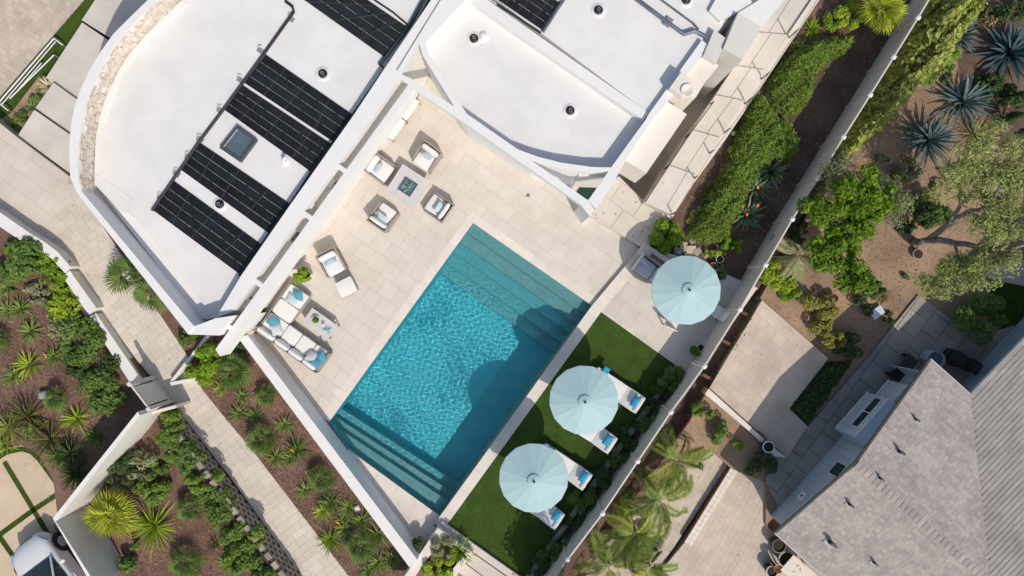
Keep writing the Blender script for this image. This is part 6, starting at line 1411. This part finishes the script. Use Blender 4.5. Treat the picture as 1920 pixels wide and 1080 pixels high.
bop(1446, 322, 36, 'bird of paradise with pale leaf ribs beside the upper end of the broad hedge', [(1466, 330)]); bop(1421, 352, 30, 'bird of paradise in the middle of three beside the broad hedge', [(1422, 354)]); bop(1403, 402, 34, 'bird of paradise with several orange flowers, the lowest of three', [(1392, 390), (1420, 388), (1400, 405)])
shrub(1245, 440, ZB, 34, 32, .9, 'bright green lemon bush between side landing and tiled pad', L_BRIGHT, 1900, .12, .5, 11); shrub(1372, 462, ZB, 22, 16, .5, 'small bright green bush at the lower end of the broad hedge', L_BRIGHT, 600, .1); shrub(1340, 474, ZB, 22, 10, .35, 'low yellow-green groundcover behind the first umbrella', L_LIME, 350, .09); shrub(1356, 508, ZB, 12, 14, .4, 'small green plant at the right edge of the first umbrella', L_GREEN, 250, .1)
# fence strip beside the lawn
for i, (x, y, r) in enumerate(((1262, 712, 20), (1240, 745, 20), (1214, 782, 22), (1188, 820, 24), (1164, 856, 22), (1136, 896, 22), (1100, 940, 24), (1072, 985, 24), (1040, 1030, 26), (1012, 1066, 22))):
    shrub(x, y, .05, r * 1.35, r * 1.1, .6, ORD[i] + ' dark leafy shrub from the tiled pad along the fence beside the lawn', L_DARK if i % 2 else L_GREEN, 1100, .14, tmpl='lance', group='shrubs between lawn kerb and fence')
# planter box and pots
rosette(862, 1036, .45, 30, 'bright green strappy clump in the white planter box', L_BRIGHT, 110, .04, None, 'flax_clump', 'plant', (.25, 1.45), (.7, .3)); shrub(832, 1030, .45, 24, 22, .55, 'grey-green feathery shrub in the white planter box', L_SAGE, 1100, .1, tmpl='lance'); shrub(822, 1064, .45, 32, 22, .5, 'leafy yellow-green shrub at the bottom of the white planter box', L_LIME, 900, .12)
def pot_plant(p, label, mat, r, h, n, size, tmpl='oval'):
    t = thing('pot_plant', label, 'plant', p); ls = [(random.uniform(-r, r) * .5, random.uniform(-r, r) * .5, h * random.uniform(.3, .7), r * .55, h * .4) for _ in range(6)]; tv, tf = {'oval': (OVAL, OVALF), 'lance': (LANCE, LANCEF)}[tmpl]; Vq, Fq = leafcloud(ls, n, size, tv, tf); link('foliage', npmesh('foliage', Vq, Fq), t, mat); stems(t, ls, h, .01)
pot_plant(POTS['corner'][1], 'dark leafy plant in the white pot of the terrace corner', L_DARK, .26, .3, 160, .12); pot_plant(POTS['blue'][1], 'green plant in the blue glazed pot on the tiled pad', L_GREEN, .22, .3, 110, .1)
pot_plant(BOWL_PLANT[1] + Vector((0, 0, .08)), 'small green succulent in the white bowl on the coffee table', L_BRIGHT, .13, .1, 70, .07); pot_plant(FIRE[1], 'small green and brown plant in the centre of the fire table glass', L_OLIVE, .11, .1, 70, .05, 'lance'); pot_plant(SQP[1], 'big-leaved green plant in the white square planter', L_BRIGHT, .30, .42, 60, .26)

# ---- neighbour's garden
ZN = -.30
hedge([(1738, -15), (1838, -15), (1842, 30), (1808, 62), (1786, 112), (1740, 150), (1706, 186), (1668, 236), (1628, 262), (1600, 292), (1566, 330), (1540, 346), (1572, 282), (1600, 246), (1640, 182), (1684, 110)], ZN, 1.9, 11000, .22, 'long pale green pittosporum hedge leaning on the fence', L_OLIVE, 'oval', wob=.5)
hedge([(1772, -15), (1838, -15), (1840, 24), (1806, 56), (1776, 52)], ZN, 2.0, 2500, .16, 'brighter green top of the fence hedge at the photo edge', L_BRIGHT, 'oval', wob=.5, name='bush', cat='bush'); shrub(1750, 112, ZN, 40, 44, 1.7, 'darker green bush before the fence hedge above the agaves', L_HEDGE, 1900, .17)
agave(1742, 262, ZN, 62, 'large blue agave nearest the fence, lower of the lit pair', L_AGAVE, 52); agave(1806, 192, ZN, 58, 'blue agave right above the largest one', L_AGAVE, 50); agave(1893, 100, ZN, 70, 'deep blue-green agave in shade at the right photo edge', L_AGED, 56, .16); agave(1796, 68, ZN, 46, 'pale grey agave half hidden by the hedge near the photo top', L_AGAVE, 30, .17)
rosette(1830, 252, ZN, 40, 'dry straw-coloured yucca right of the largest agave', L_DRY, 70, .045, None, 'yucca', 'plant', (.2, 1.35), (.6, .4))
shrub(1900, 20, ZN, 40, 26, 1.2, 'dark shrub in the top right photo corner', L_DARK, 900, .13); shrub(1902, 215, ZN, 30, 60, 1.3, 'dark green shrub at the right edge below the shaded agave', L_DARK, 1500, .13); shrub(1862, 30, ZN, 24, 22, .6, 'olive dry shrub left of the dark corner shrub', L_DRY, 500, .1)
tree(1592, 446, ZN, [([(1592, 446, ZN), (1590, 446, 1.2), (1588, 440, 2.2)], .13), ([(1590, 446, .8), (1560, 420, 1.8), (1545, 385, 2.4)], .07), ([(1590, 446, 1.0), (1630, 410, 2.0), (1650, 370, 2.5)], .07), ([(1590, 446, .9), (1600, 500, 1.7), (1590, 530, 2.0)], .06), ([(1588, 440, 1.2), (1590, 380, 2.2), (1600, 345, 2.6)], .06), ([(1590, 446, .9), (1555, 470, 1.7), (1530, 480, 2.0)], .06)], 'bushy bright green citrus tree between fence and bare dirt', L_CITRUS, 9500, .14, .30, tmpl='oval', twig=3, flat=.8)
tree(1622, 372, ZN, [([(1622, 372, ZN), (1622, 372, 1.2), (1620, 366, 2.0)], .1), ([(1622, 372, .8), (1660, 372, 1.9), (1680, 392, 2.1)], .05), ([(1622, 372, 1.0), (1590, 350, 1.9), (1570, 336, 2.2)], .05), ([(1622, 372, 1.0), (1640, 335, 1.9)], .05)], 'grey-green feathery tree above the bright citrus tree', L_SAGE, 6000, .13, .4, tmpl='lance', twig=3)
tree(1716, 452, ZN, [([(1716, 456, ZN), (1722, 454, .5), (1762, 450, 1.3), (1830, 462, 2.4), (1880, 470, 3.2), (1930, 455, 3.8)], .17), ([(1740, 450, .8), (1780, 420, 1.9), (1812, 398, 2.8), (1850, 390, 3.4), (1910, 370, 3.9)], .12), ([(1780, 420, 1.9), (1800, 385, 2.8), (1840, 340, 3.5), (1860, 290, 4.0)], .08), ([(1812, 398, 2.8), (1860, 418, 3.3), (1915, 410, 3.8)], .07), ([(1840, 340, 3.5), (1890, 310, 3.9), (1930, 290, 4.2)], .06), ([(1860, 290, 4.0), (1840, 258, 4.2)], .045), ([(1800, 385, 2.8), (1795, 330, 3.4), (1800, 290, 3.8)], .05), ([(1790, 455, 1.8), (1800, 500, 2.6), (1788, 530, 3.0)], .06), ([(1830, 462, 2.4), (1850, 505, 3.0), (1840, 530, 3.1)], .06), ([(1800, 500, 2.6), (1760, 530, 2.8), (1740, 535, 2.8)], .045), ([(1850, 390, 3.4), (1880, 340, 3.9), (1925, 340, 4.1)], .05)], 'leaning grey-barked tree with a thin spreading olive crown at the right edge', L_PEPPER, 14500, .14, .34, tmpl='lance', twig=3, flat=.5)
shrub(1690, 384, ZN, 24, 26, .8, 'mid-green bush between the citrus tree and the leaning tree', L_HEDGE, 900, .12); shrub(1748, 400, ZN, 34, 26, .8, 'dark green bush under the leaning tree\'s limbs', L_DARK, 900, .13); shrub(1834, 596, ZN, 48, 40, 1.3, 'round clipped dark green bush beside the neighbour lawn', L_GREEN, 3500, .09, lumps=14)
palm(1496, 478, ZN, 1.15, .9, 'grey-green feather palm between fence and citrus tree', L_SAGE, 14, .3); shrub(1458, 522, ZN, 30, 34, .8, 'yellow-green spiky shrub at the fence end of the neighbour patio', L_LIME, 1100, .17, tmpl='lance'); shrub(1492, 545, ZN, 30, 22, .6, 'leafy lime shrub drooping over the patio edge', L_BRIGHT, 800, .14, tmpl='lance')
shrub(1530, 586, ZN, 42, 34, .8, 'golden olive shrub along the upper patio edge', L_GOLD, 1500, .11, .6); shrub(1552, 630, ZN, 34, 24, .7, 'golden olive shrub at the right corner of the patio', L_GOLD, 1200, .11, .6); shrub(1590, 650, ZN, 26, 24, .5, 'dark green bush right of the golden shrubs', L_DARK, 700, .1)
hedge([(1553, 682), (1600, 676), (1585, 700), (1516, 796), (1482, 768)], ZN, .35, 3500, .1, 'low dark green groundcover between patio and slab walk', L_DARK, 'oval', 'groundcover', 'groundcover')
shrub(1620, 572, ZN, 20, 20, .45, 'small dark bush beside the white slab', L_DARK, 450, .1); rosette(1660, 556, ZN, 18, 'dry brown spiky plant above the white slab', L_DRY, 20, .05); shrub(1352, 805, ZN, 24, 26, .6, 'green bush below the low patio wall', L_GREEN, 700, .12); shrub(1318, 768, ZN, 24, 16, .5, 'green bush at the fence end of the low patio wall', L_HEDGE, 600, .12); shrub(1386, 832, ZN, 11, 12, .35, 'small lime plant alone in the dirt below the patio wall', L_BRIGHT, 160, .11); shrub(1428, 874, ZN, 28, 30, .6, 'dark bush at the shaded end of the patio wall', L_DARK, 900, .11); shrub(1424, 816, ZN, 9, 8, .25, 'small rust-coloured plant beside the ring-rimmed pot', L_DRY, 90, .08)
# ivy strip on the neighbour side of the fence
hedge([(1424, 548), (1432, 566), (1404, 618), (1368, 680), (1334, 732), (1296, 786), (1290, 778), (1326, 722), (1360, 668), (1396, 604)], -.6, .5, 3500, .07, 'narrow strip of grey-green ivy along the fence side of the patio', M('ivy_leaf', (.10, .15, .10), .6, rnd=.4, col2=(.16, .21, .15), trans=.15), 'oval', 'ivy', 'ivy')
hedge([(1502, 372), (1520, 366), (1526, 378), (1498, 420), (1480, 428), (1486, 404)], -.6, .9, 1200, .07, 'short blue-green ivy clump beside the fence under the citrus tree', L_AGAVE, 'oval', 'ivy', 'ivy')
# feather palms below the fence
for x, y, L_, h, lb, m_, n_ in ((1268, 862, 1.5, 1.3, 'feather palm nearest the neighbour patio wall, topmost of the cluster', L_PALM, 16), (1236, 936, 1.6, 1.1, 'feather palm in the middle of the cluster by the fence', L_PALM, 17), (1190, 1000, 1.6, 1.0, 'feather palm of the cluster above the lowest one', L_PALM, 15), (1140, 1060, 1.6, 1.1, 'lowest feather palm of the cluster at the photo bottom', L_PALM, 16), (1215, 1060, 1.1, .6, 'small feather palm over the lower patio at the photo bottom', L_PALM, 12)):
    palm(x, y, -.62, L_, h, lb, m_, n_)
shrub(1172, 935, -.62, 22, 30, .8, 'green bush between fence and feather palms', L_GREEN, 800, .13); shrub(1120, 1010, -.62, 22, 26, .8, 'olive bush between fence and lowest feather palm', L_OLIVE, 700, .12)
# garden trees just beyond the lower photo edge, whose shade falls on the lawn
tree(1066, 1190, -.3, [([(1066, 1190, -.3), (1066, 1190, 1.5), (1060, 1188, 3.0)], .12), ([(1066, 1190, 1.2), (1030, 1180, 2.6)], .07), ([(1066, 1190, 1.4), (1100, 1170, 2.8)], .07), ([(1066, 1190, 1.6), (1070, 1160, 3.2)], .07)], 'leafy tree just outside the lower photo edge', L_GREEN, 3500, .2, .55, tmpl='oval', twig=3)

# scattered weeds and small plants on the neighbour's dirt
for i, (x, y, r, lb, m_) in enumerate(((1660, 300, 18, 'low green weed patch left of the largest agave', L_SAGE), (1700, 330, 22, 'dry weed patch below the largest agave', L_DRY), (1772, 330, 24, 'grey-green groundcover between largest agave and tree crown', L_SAGE), (1640, 322, 14, 'small lime weed beside the grey-green tree', L_LIME), (1716, 398, 12, 'small green seedling beside the mid-green bush', L_GREEN), (1698, 520, 8, 'tiny green weed alone on the open dirt', L_GREEN), (1780, 150, 14, 'small weed between the two blue agaves and the hedge', L_HEDGE), (1760, 350, 16, 'low olive tuft under the edge of the leaning tree', L_OLIVE), (1672, 596, 14, 'dark green tuft right of the white slab', L_DARK), (1838, 150, 20, 'dark groundcover below the shaded agave', L_DARK))):
    shrub(x, y, ZN, r, r * .8, .22, lb, m_, 260, .09, lumps=6, group='weeds on the neighbour dirt')

for x, y, rx, ry, h_, lb, m_, n_ in ((1706, 318, 26, 18, .5, 'grey-green scrub at the lower edge of the largest agave', L_SAGE, 700), (1664, 338, 22, 20, .6, 'mid-green shrub right of the grey-green feathery tree', L_HEDGE, 700), (1730, 372, 26, 20, .5, 'olive scrub between the mid-green bush and the tree crown', L_OLIVE, 700), (1696, 424, 20, 16, .5, 'dark green shrub left of the leaning trunk', L_DARK, 600), (1770, 402, 24, 22, .6, 'green shrub below the forked limb of the leaning tree', L_GREEN, 700), (1640, 540, 22, 18, .5, 'dark bush at the shaded foot of the citrus tree', L_DARK, 600), (1858, 168, 28, 24, .7, 'dark green shrub between the shaded agave and the right-edge shrubs', L_DARK, 800), (1766, 120, 22, 18, .5, 'green groundcover between hedge and shaded agave', L_HEDGE, 500), (1548, 352, 26, 24, .9, 'grey-green shrub squeezed between fence and feathery tree', L_SAGE, 800), (1500, 440, 18, 26, .7, 'dark green shrub by the fence above the feather palm', L_DARK, 600)):
    shrub(x, y, ZN, rx, ry, h_, lb, m_, n_, .11, group='understorey shrubs of the neighbour garden')
